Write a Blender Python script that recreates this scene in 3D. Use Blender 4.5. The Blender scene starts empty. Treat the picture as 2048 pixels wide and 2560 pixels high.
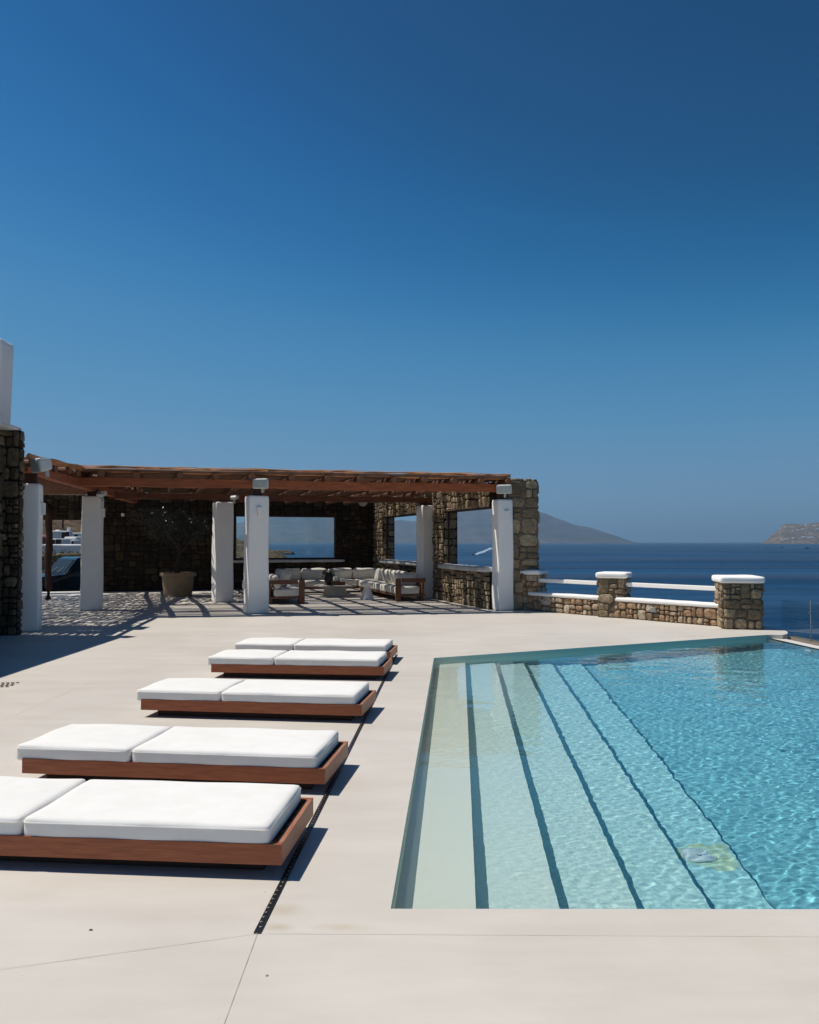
import bpy, bmesh, math, random
import numpy as np
from mathutils import Vector, Matrix
from mathutils.geometry import tessellate_polygon

sc = bpy.context.scene
COL = sc.collection
sc.render.engine = 'CYCLES'
# ------------------------------------------------------------ camera
F = 2100.0
EYE = 1.65
TILT = math.atan(75.0 / F)
cd = bpy.data.cameras.new('camera'); cam = bpy.data.objects.new('camera', cd); COL.objects.link(cam)
cam.location = (0, 0, EYE)
cam.rotation_euler = (math.pi / 2 + TILT, 0, 0)
cd.sensor_fit = 'HORIZONTAL'; cd.sensor_width = 36; cd.lens = F / 2048 * 36
cd.clip_start = 0.1; cd.clip_end = 120000
sc.camera = cam
# ------------------------------------------------------------ world, sun, exposure
SH = Vector((0.54, -0.11, -1.0)).normalized()          # direction in which sunlight travels
el = math.asin(-SH.z)
az = math.atan2(-SH.x, -SH.y)                          # towards the sun, clockwise from +Y
w = bpy.data.worlds.new('World'); sc.world = w; w.use_nodes = True
nt = w.node_tree; bg = nt.nodes['Background']
sky = nt.nodes.new('ShaderNodeTexSky'); sky.sky_type = 'NISHITA'; sky.sun_disc = False
sky.sun_elevation = el; sky.sun_rotation = az
sky.altitude = 0; sky.air_density = 1.0; sky.dust_density = 0.2; sky.ozone_density = 3.5
# deep, polarised Aegean blue: each channel of the sky graded on its own
sp_ = nt.nodes.new('ShaderNodeSeparateColor'); cb_ = nt.nodes.new('ShaderNodeCombineColor'); nt.links.new(sky.outputs[0], sp_.inputs[0])
for i, pts_ in enumerate((((0, 0), (.12, .004), (.15, .007), (.227, .056), (.434, .145), (.61, .17), (1, .2)),
                          ((0, 0), (.209, .066), (.258, .115), (.371, .230), (.578, .30), (1, .34)),
                          ((0, 0), (.392, .20), (.456, .305), (.578, .45), (.63, .47), (1, .55)))):
    sc_ = nt.nodes.new('ShaderNodeMath'); sc_.operation = 'MULTIPLY'; sc_.inputs[1].default_value = .1
    fc_ = nt.nodes.new('ShaderNodeFloatCurve'); cu = fc_.mapping.curves[0]
    while len(cu.points) < len(pts_): cu.points.new(.5, .5)
    for q_, (x_, y_) in zip(cu.points, pts_): q_.location = (x_, y_)
    fc_.mapping.update()
    ml_ = nt.nodes.new('ShaderNodeMath'); ml_.operation = 'MULTIPLY'; ml_.inputs[1].default_value = 20
    nt.links.new(sp_.outputs[i], sc_.inputs[0]); nt.links.new(sc_.outputs[0], fc_.inputs['Value']); nt.links.new(fc_.outputs[0], ml_.inputs[0]); nt.links.new(ml_.outputs[0], cb_.inputs[i])
nt.links.new(cb_.outputs[0], bg.inputs[0]); bg.inputs[1].default_value = 0.05
ld = bpy.data.lights.new('sun', 'SUN'); ld.energy = 4.45; ld.angle = math.radians(0.5); ld.color = (1.0, 0.945, 0.865)
ld.cycles.is_caustics_light = True
sun = bpy.data.objects.new('sun', ld); COL.objects.link(sun)
sun.rotation_euler = SH.to_track_quat('-Z', 'Y').to_euler()
sun.location = (-20, 10, 40)
sc.view_settings.view_transform = 'Standard'; sc.view_settings.look = 'None'
sc.view_settings.exposure = 0.0; sc.view_settings.gamma = 1.0
cy = sc.cycles
cy.use_denoising = True; cy.max_bounces = 8; cy.transparent_max_bounces = 12; cy.transmission_bounces = 6
cy.diffuse_bounces = 4; cy.glossy_bounces = 3; cy.volume_bounces = 0; cy.sample_clamp_indirect = 6
cy.use_adaptive_sampling = True; cy.adaptive_threshold = 0.015

R = random.Random(7)
SEA = -12.0

# ------------------------------------------------------------ helpers
def ray(px, py):
    x, u, f = px - 1024, -(py - 1280), F
    return Vector((x, f * math.cos(TILT) - u * math.sin(TILT), f * math.sin(TILT) + u * math.cos(TILT)))
def G(px, py, z=0.0):                 # point of the plane at height z that lies in that direction
    d = ray(px, py); t = (z - EYE) / d.z
    return Vector((d.x * t, d.y * t, z))
def at(px, py, Y):
    d = ray(px, py); t = Y / d.y
    return Vector((d.x * t, Y, EYE + d.z * t))

def tag(o, label=None, cat=None, group=None, kind=None):
    if label: o['label'] = label
    if cat: o['category'] = cat
    if group: o['group'] = group
    if kind: o['kind'] = kind
    return o
def empty(name, loc, rz=0, label=None, cat=None, group=None):
    o = bpy.data.objects.new(name, None); COL.objects.link(o); o.empty_display_size = .2
    o.location = loc; o.rotation_euler = (0, 0, rz)
    return tag(o, label, cat, group)
def copy_tree(o, parent=None):
    c = o.copy(); COL.objects.link(c)
    if parent: c.parent = parent
    for ch in [x for x in bpy.data.objects if x.parent == o]: copy_tree(ch, c)
    return c

class MB:
    def __init__(s): s.v = []; s.f = []; s.m = []; s.M = None
    def add(s, vs, fs, mi=0):
        b = len(s.v)
        s.v += [tuple(v) for v in vs]; s.f += [tuple(i + b for i in f) for f in fs]; s.m += [mi] * len(fs)
        return s
    def box(s, c, size, rz=0, mi=0, taper=1.0, taper_y=None, tilt=None, jit=0):
        hx, hy, hz = size[0] / 2, size[1] / 2, size[2] / 2
        ty = taper if taper_y is None else taper_y
        vs = []
        for z, k, ky in ((-hz, 1, 1), (hz, taper, ty)):
            for x, y in ((-hx, -hy), (hx, -hy), (hx, hy), (-hx, hy)):
                p = Vector((x * k, y * ky, z))
                if tilt: p = Matrix.Rotation(tilt[0], 3, tilt[1]) @ p
                p = Matrix.Rotation(rz, 3, 'Z') @ p + Vector(c)
                if jit: p += Vector([R.uniform(-jit, jit) for _ in range(3)])
                vs.append(p)
        return s.add(vs, [(3, 2, 1, 0), (4, 5, 6, 7), (0, 1, 5, 4), (1, 2, 6, 5), (2, 3, 7, 6), (3, 0, 4, 7)], mi)
    def prism(s, poly, z0, z1, mi=0):
        n = len(poly)
        vs = [(p[0], p[1], z0) for p in poly] + [(p[0], p[1], z1) for p in poly]
        fs = [tuple(range(n - 1, -1, -1)), tuple(range(n, 2 * n))] + [(i, (i + 1) % n, n + (i + 1) % n, n + i) for i in range(n)]
        return s.add(vs, fs, mi)
    def tube(s, pts, r, n=8, mi=0, caps=True, ph=0):
        pts = [Vector(p) for p in pts]
        rs = r if isinstance(r, (list, tuple)) else [r] * len(pts)
        vs = []; fs = []
        up = Vector((0, 0, 1))
        for i, p in enumerate(pts):
            t = (pts[min(i + 1, len(pts) - 1)] - pts[max(i - 1, 0)]).normalized()
            a = t.cross(up)
            if a.length < .05: a = t.cross(Vector((1, 0, 0)))
            a.normalize(); b = a.cross(t)
            for k in range(n):
                th = 2 * math.pi * k / n + ph
                vs.append(p + (a * math.cos(th) + b * math.sin(th)) * rs[i])
        for i in range(len(pts) - 1):
            for k in range(n):
                k2 = (k + 1) % n
                fs.append((i * n + k, i * n + k2, (i + 1) * n + k2, (i + 1) * n + k))
        if caps:
            fs.append(tuple(range(n))[::-1]); m = (len(pts) - 1) * n; fs.append(tuple(m + k for k in range(n)))
        return s.add(vs, fs, mi)
    def lathe(s, prof, c=(0, 0, 0), n=32, mi=0):
        vs = []; fs = []
        for (r, z) in prof:
            for k in range(n):
                th = 2 * math.pi * k / n
                vs.append((c[0] + r * math.cos(th), c[1] + r * math.sin(th), c[2] + z))
        for i in range(len(prof) - 1):
            for k in range(n):
                k2 = (k + 1) % n
                fs.append((i * n + k, i * n + k2, (i + 1) * n + k2, (i + 1) * n + k))
        fs.append(tuple(range(n))[::-1]); m = (len(prof) - 1) * n; fs.append(tuple(m + k for k in range(n)))
        return s.add(vs, fs, mi)
    def soft(s, c, size, r=.04, n=10, puff=0.0, rz=0, mi=0, sag=0, M=None, wob=0):
        """rounded box; puff domes the top and swells the sides"""
        hx, hy, hz = [q / 2 for q in size]; r = min(r, hx, hy, hz)
        vs = []; fs = []; idx = {}
        rr = random.Random(R.random()) if wob else random.Random(1)
        dents = [(rr.uniform(-.8, .8), rr.uniform(-.8, .8), rr.uniform(.12, .3), rr.uniform(-1.2, .5)) for _ in range(7)]
        p1, p2 = rr.uniform(0, 6), rr.uniform(0, 6)
        def vert(a, b, cc):
            k = (a, b, cc)
            if k in idx: return idx[k]
            q = []
            for t, h in ((a, hx), (b, hy), (cc, hz)):
                u = t / n * 2 - 1
                # denser near the ends so the rounding is smooth
                q.append(math.copysign(1 - (1 - abs(u)) ** 1.6, u) * h if h > r * 1.5 else u * h)
            p = Vector(q)
            inner = Vector([max(-(h - r), min(h - r, t)) for t, h in zip(q, (hx, hy, hz))])
            d = p - inner
            if d.length > 1e-9: p = inner + d.normalized() * min(r, max(d.length, 0) if d.length < r * .999 else r)
            if puff:
                ux, uy, uz = q[0] / hx, q[1] / hy, q[2] / hz
                k1 = (1 - abs(ux) ** 2.6) * (1 - abs(uy) ** 2.6)
                p.z += puff * k1 * (uz if sag == 0 else max(uz, 0))
                p.x += puff * .35 * ux * (1 - uy * uy) * (1 - uz * uz)
                p.y += puff * .35 * uy * (1 - ux * ux) * (1 - uz * uz)
            if wob:
                p.z += wob * (math.sin(q[0] * 9 + p1) * math.sin(q[1] * 11 + p2)) * (q[2] > 0)
                p.y += wob * math.sin(q[0] * 13 + p1) * .7
                for (dx_, dy_, ds_, da_) in dents:
                    p.z += wob * da_ * math.exp(-((q[0] / hx - dx_) ** 2 + (q[1] / hy - dy_) ** 2) / ds_ ** 2) * (q[2] > 0)
            p = Matrix.Rotation(rz, 3, 'Z') @ p
            if M: p = M @ p
            idx[k] = len(vs); vs.append(p + Vector(c)); return idx[k]
        for i in range(n):
            for j in range(n):
                fs.append((vert(i, j, n), vert(i + 1, j, n), vert(i + 1, j + 1, n), vert(i, j + 1, n)))
                fs.append((vert(i, j + 1, 0), vert(i + 1, j + 1, 0), vert(i + 1, j, 0), vert(i, j, 0)))
                fs.append((vert(i, 0, j), vert(i + 1, 0, j), vert(i + 1, 0, j + 1), vert(i, 0, j + 1)))
                fs.append((vert(i, n, j + 1), vert(i + 1, n, j + 1), vert(i + 1, n, j), vert(i, n, j)))
                fs.append((vert(0, i, j + 1), vert(0, i + 1, j + 1), vert(0, i + 1, j), vert(0, i, j)))
                fs.append((vert(n, i, j), vert(n, i + 1, j), vert(n, i + 1, j + 1), vert(n, i, j + 1)))
        return s.add(vs, fs, mi)
    def build(s, name, mats, parent=None, smooth=False, bevel=0, seg=2, angle=None):
        me = bpy.data.meshes.new(name); me.from_pydata(s.v, [], s.f)
        if not isinstance(mats, (list, tuple)): mats = [mats]
        for m in mats: me.materials.append(m)
        me.polygons.foreach_set('material_index', s.m)
        if bevel:
            bm = bmesh.new(); bm.from_mesh(me)
            bmesh.ops.bevel(bm, geom=bm.edges[:], offset=bevel, segments=seg, affect='EDGES', profile=.6, clamp_overlap=True)
            bm.to_mesh(me); bm.free()
        if smooth: me.polygons.foreach_set('use_smooth', [True] * len(me.polygons))
        me.update()
        if angle is not None:
            try: me.set_sharp_from_angle(angle=angle)
            except Exception: pass
        o = bpy.data.objects.new(name, me); COL.objects.link(o)
        if parent: o.parent = parent
        return o

# ------------------------------------------------------------ materials
def mat(name, col, rough=.7, metal=0, spec=.5, var=None, vscale=3, bump=0, bscale=30, detail=4, coat=0, stretch=None, coord='Object', var2=None, v2scale=40):
    m = bpy.data.materials.new(name); m.use_nodes = True
    n = m.node_tree; b = n.nodes['Principled BSDF']
    b.inputs['Base Color'].default_value = (*col, 1); b.inputs['Roughness'].default_value = rough
    b.inputs['Metallic'].default_value = metal; b.inputs['Specular IOR Level'].default_value = spec
    b.inputs['Coat Weight'].default_value = coat
    tc = n.nodes.new('ShaderNodeTexCoord'); mp = n.nodes.new('ShaderNodeMapping'); n.links.new(tc.outputs[coord], mp.inputs[0])
    if stretch: mp.inputs['Scale'].default_value = stretch
    if var:
        nz = n.nodes.new('ShaderNodeTexNoise'); nz.inputs['Scale'].default_value = vscale; nz.inputs['Detail'].default_value = detail
        nz.inputs['Roughness'].default_value = .6
        n.links.new(mp.outputs[0], nz.inputs['Vector'])
        cr = n.nodes.new('ShaderNodeValToRGB'); cr.color_ramp.elements[0].position = .32; cr.color_ramp.elements[1].position = .68
        cr.color_ramp.elements[0].color = (*col, 1); cr.color_ramp.elements[1].color = (*var, 1)
        n.links.new(nz.outputs['Fac'], cr.inputs[0]); out = cr.outputs[0]
        if var2:
            n2 = n.nodes.new('ShaderNodeTexNoise'); n2.inputs['Scale'].default_value = v2scale; n2.inputs['Detail'].default_value = 3
            n.links.new(mp.outputs[0], n2.inputs['Vector'])
            mx = n.nodes.new('ShaderNodeMix'); mx.data_type = 'RGBA'; mx.blend_type = 'MULTIPLY'
            c2 = n.nodes.new('ShaderNodeValToRGB'); c2.color_ramp.elements[0].position = .35; c2.color_ramp.elements[1].position = .6
            c2.color_ramp.elements[0].color = (*var2, 1); c2.color_ramp.elements[1].color = (1, 1, 1, 1)
            n.links.new(n2.outputs['Fac'], c2.inputs[0])
            mx.inputs[0].default_value = 1; n.links.new(out, mx.inputs[6]); n.links.new(c2.outputs[0], mx.inputs[7]); out = mx.outputs[2]
        n.links.new(out, b.inputs['Base Color'])
    if bump:
        nb = n.nodes.new('ShaderNodeTexNoise'); nb.inputs['Scale'].default_value = bscale; nb.inputs['Detail'].default_value = 5
        n.links.new(mp.outputs[0], nb.inputs['Vector'])
        bp = n.nodes.new('ShaderNodeBump'); bp.inputs['Strength'].default_value = 1; bp.inputs['Distance'].default_value = bump
        n.links.new(nb.outputs['Fac'], bp.inputs['Height']); n.links.new(bp.outputs[0], b.inputs['Normal'])
    return m
def stone_mat(name, cols, mul=1.0):
    m = bpy.data.materials.new(name); m.use_nodes = True
    n = m.node_tree; b = n.nodes['Principled BSDF']; b.inputs['Roughness'].default_value = .9; b.inputs['Specular IOR Level'].default_value = .2
    g = n.nodes.new('ShaderNodeNewGeometry'); cr = n.nodes.new('ShaderNodeValToRGB'); cr.color_ramp.interpolation = 'CONSTANT'
    while len(cr.color_ramp.elements) < len(cols): cr.color_ramp.elements.new(.5)
    for i, c in enumerate(cols):
        cr.color_ramp.elements[i].position = i / len(cols); cr.color_ramp.elements[i].color = (*[q * mul for q in c], 1)
    n.links.new(g.outputs['Random Per Island'], cr.inputs[0])
    tc = n.nodes.new('ShaderNodeTexCoord'); nz = n.nodes.new('ShaderNodeTexNoise'); nz.inputs['Scale'].default_value = 14; nz.inputs['Detail'].default_value = 6; nz.inputs['Roughness'].default_value = .7
    n.links.new(tc.outputs['Object'], nz.inputs['Vector'])
    c2 = n.nodes.new('ShaderNodeValToRGB'); c2.color_ramp.elements[0].position = .35; c2.color_ramp.elements[1].position = .68
    c2.color_ramp.elements[0].color = (.45, .42, .4, 1); c2.color_ramp.elements[1].color = (1.15, 1.12, 1.05, 1)
    n.links.new(nz.outputs['Fac'], c2.inputs[0])
    mx = n.nodes.new('ShaderNodeMix'); mx.data_type = 'RGBA'; mx.blend_type = 'MULTIPLY'; mx.inputs[0].default_value = 1
    n.links.new(cr.outputs[0], mx.inputs[6]); n.links.new(c2.outputs[0], mx.inputs[7]); n.links.new(mx.outputs[2], b.inputs['Base Color'])
    bp = n.nodes.new('ShaderNodeBump'); bp.inputs['Distance'].default_value = .02; n.links.new(nz.outputs['Fac'], bp.inputs['Height']); n.links.new(bp.outputs[0], b.inputs['Normal'])
    return m
def wood_mat(name, a, b_, rough=.5, scale=6, stretch=(1, 14, 14)):
    return mat(name, a, rough=rough, var=b_, vscale=scale, stretch=stretch, bump=.002, bscale=scale * 3, detail=6, spec=.35)

M = {}
M['plaster'] = mat('white_plaster', (.92, .895, .845), .85, var=(.875, .85, .80), vscale=1.5, bump=.0015, bscale=9, spec=.2)
M['plaster_old'] = mat('weathered_plaster', (.74, .73, .70), .9, var=(.5, .49, .47), vscale=2.0, bump=.01, bscale=6, spec=.2)
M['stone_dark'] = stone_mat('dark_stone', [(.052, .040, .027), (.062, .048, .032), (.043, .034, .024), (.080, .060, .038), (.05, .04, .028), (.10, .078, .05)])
M['stone_warm'] = stone_mat('warm_stone', [(.50, .33, .21), (.46, .31, .20), (.56, .45, .33), (.34, .25, .17), (.60, .51, .39), (.46, .36, .25), (.50, .33, .21)])
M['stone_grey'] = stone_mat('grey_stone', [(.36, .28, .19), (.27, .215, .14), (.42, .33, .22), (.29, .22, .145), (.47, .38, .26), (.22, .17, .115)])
M['stone_shade'] = stone_mat('shaded_house_stone', [(.15, .115, .075), (.11, .086, .056), (.19, .145, .095), (.125, .098, .065), (.24, .19, .125), (.09, .07, .048)])  # grey_stone darkened; the house's shade is put into the colour
M['mortar'] = mat('mortar', (.21, .175, .13), .95, var=(.13, .105, .075), vscale=8, bump=.01, bscale=40, spec=.1)
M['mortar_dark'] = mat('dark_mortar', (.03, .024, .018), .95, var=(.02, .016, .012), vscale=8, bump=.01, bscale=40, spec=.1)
M['timber'] = wood_mat('red_timber', (.44, .125, .042), (.24, .065, .024), .6, 3, (1, 9, 9))
M['timber_mid'] = wood_mat('shaded_timber', (.19, .062, .027), (.10, .032, .015), .6, 3, (1, 9, 9))  # darkened copy of red_timber; the inner beam's shade is in the colour
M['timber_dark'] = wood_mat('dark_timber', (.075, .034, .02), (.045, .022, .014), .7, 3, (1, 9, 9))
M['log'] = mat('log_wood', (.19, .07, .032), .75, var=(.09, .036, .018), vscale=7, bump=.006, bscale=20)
M['log_end'] = mat('log_end_wood', (.30, .12, .05), .85, var=(.17, .065, .03), vscale=20)
M['branch'] = mat('branch_wood', (.62, .27, .10), .7, var=(.40, .15, .055), vscale=5, bump=.004, bscale=30)
M['branch_dark'] = mat('shaded_branch_wood', (.20, .095, .05), .75, var=(.11, .05, .026), vscale=5, bump=.004, bscale=30)  # darkened copy of branch_wood; shade under the roof is in the colour
M['branch_sunlit'] = mat('sunlit_branch_wood', (.72, .54, .36), .7, var=(.5, .34, .2), vscale=3)  # pale copy of branch_wood; sunlight on the roof edge painted as colour
M['reed'] = mat('dry_reed', (.21, .135, .08), .8, var=(.12, .07, .042), vscale=5)
M['teak'] = wood_mat('teak', (.40, .125, .052), (.25, .072, .03), .42, 4.5, (1, 12, 12))
M['teak_end'] = wood_mat('teak_end', (.44, .20, .105), (.33, .13, .065), .5, 9, (6, 1, 12))
M['sofa_wood'] = wood_mat('sofa_wood', (.20, .085, .045), (.13, .05, .027), .5, 5, (12, 1, 12))
M['canvas'] = mat('white_canvas', (.83, .812, .775), .9, var=(.80, .783, .745), vscale=3, bump=.004, bscale=3.5, spec=.15, var2=(.97, .965, .95), v2scale=9)
M['linen'] = mat('cream_linen', (.74, .70, .63), .95, var=(.69, .65, .58), vscale=4, bump=.001, bscale=200, spec=.1)
M['blackmetal'] = mat('black_metal', (.015, .015, .015), .4, metal=.3)
M['holes'] = mat('grate_metal', (.32, .30, .27), .4, metal=.8)
M['dark_brown'] = mat('dark_brown_matte', (.10, .085, .07), .9, spec=.1)
M['speaker'] = mat('speaker_shell', (.62, .63, .60), .5, var=(.58, .59, .56))
M['grille'] = mat('speaker_grille', (.46, .485, .45), .6, var=(.40, .425, .39), vscale=60)
M['steel'] = mat('steel', (.45, .45, .44), .35, metal=1)
M['lampgrey'] = mat('lamp_grey', (.42, .42, .40), .5)
M['cement'] = mat('table_cement', (.56, .53, .47), .75, var=(.50, .47, .41), vscale=6)
M['pot'] = mat('clay_pot', (.42, .285, .17), .8, var=(.34, .225, .13), vscale=3)
M['soil'] = mat('soil', (.05, .035, .025), .95, var=(.2, .17, .13), vscale=50)
M['bark'] = mat('bark', (.07, .05, .036), .9, var=(.035, .026, .02), vscale=12, bump=.01, bscale=25)
M['olive'] = mat('olive_leaf', (.022, .025, .012), .35, var=(.045, .05, .025), vscale=30)
M['hedge'] = mat('hedge_leaf', (.05, .062, .016), .6, var=(.10, .11, .03), vscale=6)
M['plant'] = mat('plant_leaf', (.03, .05, .02), .6, var=(.055, .075, .03), vscale=20)
M['carpaint'] = mat('dark_car_paint', (.010, .013, .017), .25, coat=.6)
M['tyre'] = mat('tyre', (.015, .015, .015), .9)
M['chrome'] = mat('rim_metal', (.4, .4, .4), .3, metal=1)
M['candle'] = mat('candle_wax', (.75, .72, .62), .6)
M['darkglaze'] = mat('dark_glaze', (.03, .025, .02), .35)
M['window_dark'] = mat('dark_window', (.012, .012, .014), .15)
M['housewhite'] = mat('whitewash', (.80, .79, .76), .9, var=(.74, .73, .70), vscale=.4, spec=.1)
M['earthred'] = mat('red_earth', (.30, .13, .075), .95, var=(.22, .09, .05), vscale=1)
M['foam'] = mat('foam', (.42, .5, .56), .9, var=(.12, .22, .34), vscale=.6)
M['hull'] = mat('boat_hull', (.02, .022, .03), .4)

def glass_mat(name, tint=(.93, .97, .96), fac=.10, rough=0.0):
    m = bpy.data.materials.new(name); m.use_nodes = True; n = m.node_tree
    n.nodes.remove(n.nodes['Principled BSDF'])
    t = n.nodes.new('ShaderNodeBsdfTransparent'); t.inputs[0].default_value = (*tint, 1)
    g = n.nodes.new('ShaderNodeBsdfGlossy'); g.inputs['Roughness'].default_value = rough
    lw = n.nodes.new('ShaderNodeLayerWeight'); lw.inputs[0].default_value = .5
    pw = n.nodes.new('ShaderNodeMath'); pw.operation = 'POWER'; pw.inputs[1].default_value = 4
    n.links.new(lw.outputs['Facing'], pw.inputs[0])
    mth = n.nodes.new('ShaderNodeMath'); mth.operation = 'MULTIPLY_ADD'; mth.inputs[1].default_value = .8; mth.inputs[2].default_value = fac * .3
    n.links.new(pw.outputs[0], mth.inputs[0])
    mx = n.nodes.new('ShaderNodeMixShader'); n.links.new(mth.outputs[0], mx.inputs[0])
    n.links.new(t.outputs[0], mx.inputs[1]); n.links.new(g.outputs[0], mx.inputs[2])
    n.links.new(mx.outputs[0], n.nodes['Material Output'].inputs[0])
    return m
M['glass'] = glass_mat('clear_glass')
M['fenceglass'] = glass_mat('fence_glass', (.93, .975, .98), .07)
M['carglass'] = mat('car_glass', (.02, .028, .033), .35, spec=.2)

# deck: polished cement with faint trowel marks, stains and hairline joints
def deck_material():
    m = bpy.data.materials.new('polished_cement'); m.use_nodes = True; n = m.node_tree; b = n.nodes['Principled BSDF']
    L = n.links.new
    tc = n.nodes.new('ShaderNodeTexCoord')
    def noise(scale, detail=4, sx=1, sy=1, rough=.55):
        mp = n.nodes.new('ShaderNodeMapping'); mp.inputs['Scale'].default_value = (sx, sy, 1); L(tc.outputs['Object'], mp.inputs[0])
        z = n.nodes.new('ShaderNodeTexNoise'); z.inputs['Scale'].default_value = scale; z.inputs['Detail'].default_value = detail; z.inputs['Roughness'].default_value = rough
        L(mp.outputs[0], z.inputs['Vector']); return z.outputs['Fac']
    def ramp(f, a, b_, c0, c1):
        r = n.nodes.new('ShaderNodeValToRGB'); r.color_ramp.elements[0].position = a; r.color_ramp.elements[1].position = b_
        r.color_ramp.elements[0].color = (*c0, 1); r.color_ramp.elements[1].color = (*c1, 1); L(f, r.inputs[0]); return r.outputs[0]
    def mul(a, b_):
        x = n.nodes.new('ShaderNodeMix'); x.data_type = 'RGBA'; x.blend_type = 'MULTIPLY'; x.inputs[0].default_value = 1; L(a, x.inputs[6]); L(b_, x.inputs[7]); return x.outputs[2]
    c = ramp(noise(.55, 6), .3, .7, (.580, .532, .468), (.655, .612, .553))
    c = mul(c, ramp(noise(2.6, 6, .35, 1.3, .65), .35, .65, (.94, .93, .915), (1.025, 1.02, 1.015)))
    c = mul(c, ramp(noise(.9, 3), .60, .76, (1, 1, 1), (.945, .925, .885)))
    c = mul(c, ramp(noise(260, 2), .30, .45, (.9, .89, .88), (1, 1, 1)))
    # rare specks of dirt
    vo = n.nodes.new('ShaderNodeTexVoronoi'); vo.inputs['Scale'].default_value = 2.3; L(tc.outputs['Object'], vo.inputs['Vector'])
    c = mul(c, ramp(vo.outputs['Distance'], .006, .014, (.55, .45, .38), (1, 1, 1)))
    # tan water stains beside the drain's end and a faint ring left by a planter
    def spot(px, py, sx, sy, r0, r1, col, f):
        nonlocal c
        g = G(px, py); mp = n.nodes.new('ShaderNodeMapping'); mp.vector_type = 'POINT'
        mp.inputs['Location'].default_value = (-g.x * sx, -g.y * sy, 0); mp.inputs['Scale'].default_value = (sx, sy, 1); L(tc.outputs['Object'], mp.inputs[0])
        ln = n.nodes.new('ShaderNodeVectorMath'); ln.operation = 'LENGTH'; L(mp.outputs[0], ln.inputs[0])
        ad = n.nodes.new('ShaderNodeMath'); ad.operation = 'MULTIPLY_ADD'; ad.inputs[1].default_value = f; L(noise(7, 6, rough=.7), ad.inputs[0]); L(ln.outputs['Value'], ad.inputs[2])
        c = mul(c, ramp(ad.outputs[0], r0, r1, col, (1, 1, 1)))
    spot(700, 2275, 5, 7, .35, 1.15, (.85, .79, .67), .9)
    spot(860, 2318, 4, 14, .35, 1.2, (.89, .835, .73), .8)
    spot(690, 2318, 6, 13, .30, 1.1, (.80, .745, .63), .8)
    L(c, b.inputs['Base Color'])
    b.inputs['Specular IOR Level'].default_value = .35
    rr = n.nodes.new('ShaderNodeMapRange'); L(noise(1.3, 5), rr.inputs[0]); rr.inputs[3].default_value = .45; rr.inputs[4].default_value = .62
    L(rr.outputs[0], b.inputs['Roughness'])
    bp = n.nodes.new('ShaderNodeBump'); bp.inputs['Distance'].default_value = .0015; L(noise(2.2, 5), bp.inputs['Height']); L(bp.outputs[0], b.inputs['Normal'])
    return m
M['deck'] = deck_material()
M['joint'] = mat('joint_line', (.53, .49, .42), .9, var=(.47, .43, .365), vscale=9)
M['stain'] = mat('water_stain', (.56, .49, .39), .7, var=(.50, .43, .33), vscale=5)
M['coping'] = mat('pool_coping', (.68, .655, .60), .6, var=(.63, .60, .545), vscale=1.6, bump=.002, bscale=5)

def pool_material():  # the water's absorption by depth is painted into the plaster colour
    m = bpy.data.materials.new('depth_tinted_plaster'); m.use_nodes = True; n = m.node_tree; b = n.nodes['Principled BSDF']; L = n.links.new
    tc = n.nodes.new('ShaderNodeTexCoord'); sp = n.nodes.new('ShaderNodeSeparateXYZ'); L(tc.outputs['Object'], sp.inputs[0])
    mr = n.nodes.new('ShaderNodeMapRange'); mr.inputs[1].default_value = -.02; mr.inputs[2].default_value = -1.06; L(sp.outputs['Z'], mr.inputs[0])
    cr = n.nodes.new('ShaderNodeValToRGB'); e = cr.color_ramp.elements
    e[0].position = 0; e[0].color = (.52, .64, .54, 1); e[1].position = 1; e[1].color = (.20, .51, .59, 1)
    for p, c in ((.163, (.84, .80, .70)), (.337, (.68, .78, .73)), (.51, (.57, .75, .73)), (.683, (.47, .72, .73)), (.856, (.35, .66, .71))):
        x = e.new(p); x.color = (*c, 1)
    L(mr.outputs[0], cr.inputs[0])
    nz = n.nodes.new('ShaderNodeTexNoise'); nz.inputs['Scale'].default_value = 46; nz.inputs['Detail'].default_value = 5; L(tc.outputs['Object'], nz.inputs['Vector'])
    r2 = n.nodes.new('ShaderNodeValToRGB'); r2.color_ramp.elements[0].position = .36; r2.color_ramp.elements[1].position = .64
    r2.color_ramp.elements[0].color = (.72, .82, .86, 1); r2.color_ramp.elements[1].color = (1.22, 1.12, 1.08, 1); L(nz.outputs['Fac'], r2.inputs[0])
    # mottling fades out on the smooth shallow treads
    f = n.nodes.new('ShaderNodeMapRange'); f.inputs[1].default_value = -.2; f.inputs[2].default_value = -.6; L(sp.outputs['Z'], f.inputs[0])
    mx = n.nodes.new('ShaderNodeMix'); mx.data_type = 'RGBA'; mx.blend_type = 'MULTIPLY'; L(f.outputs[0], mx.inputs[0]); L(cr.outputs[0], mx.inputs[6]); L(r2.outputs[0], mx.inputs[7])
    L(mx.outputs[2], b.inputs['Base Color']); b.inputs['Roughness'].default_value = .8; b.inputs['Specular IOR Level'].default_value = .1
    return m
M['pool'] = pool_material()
M['patch'] = mat('greenish_patch', (.38, .62, .55), .8, var=(.47, .60, .36), vscale=16)

def water_material():
    m = bpy.data.materials.new('pool_water'); m.use_nodes = True; n = m.node_tree; n.nodes.remove(n.nodes['Principled BSDF']); L = n.links.new
    g = n.nodes.new('ShaderNodeBsdfGlass'); g.inputs['IOR'].default_value = 1.33; g.inputs['Roughness'].default_value = 0
    g.inputs['Color'].default_value = (.93, .985, .985, 1)
    L(g.outputs[0], n.nodes['Material Output'].inputs[0])
    return m
M['inlet'] = mat('inlet_plastic', (.50, .62, .68), .6)
M['water'] = water_material()

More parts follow.
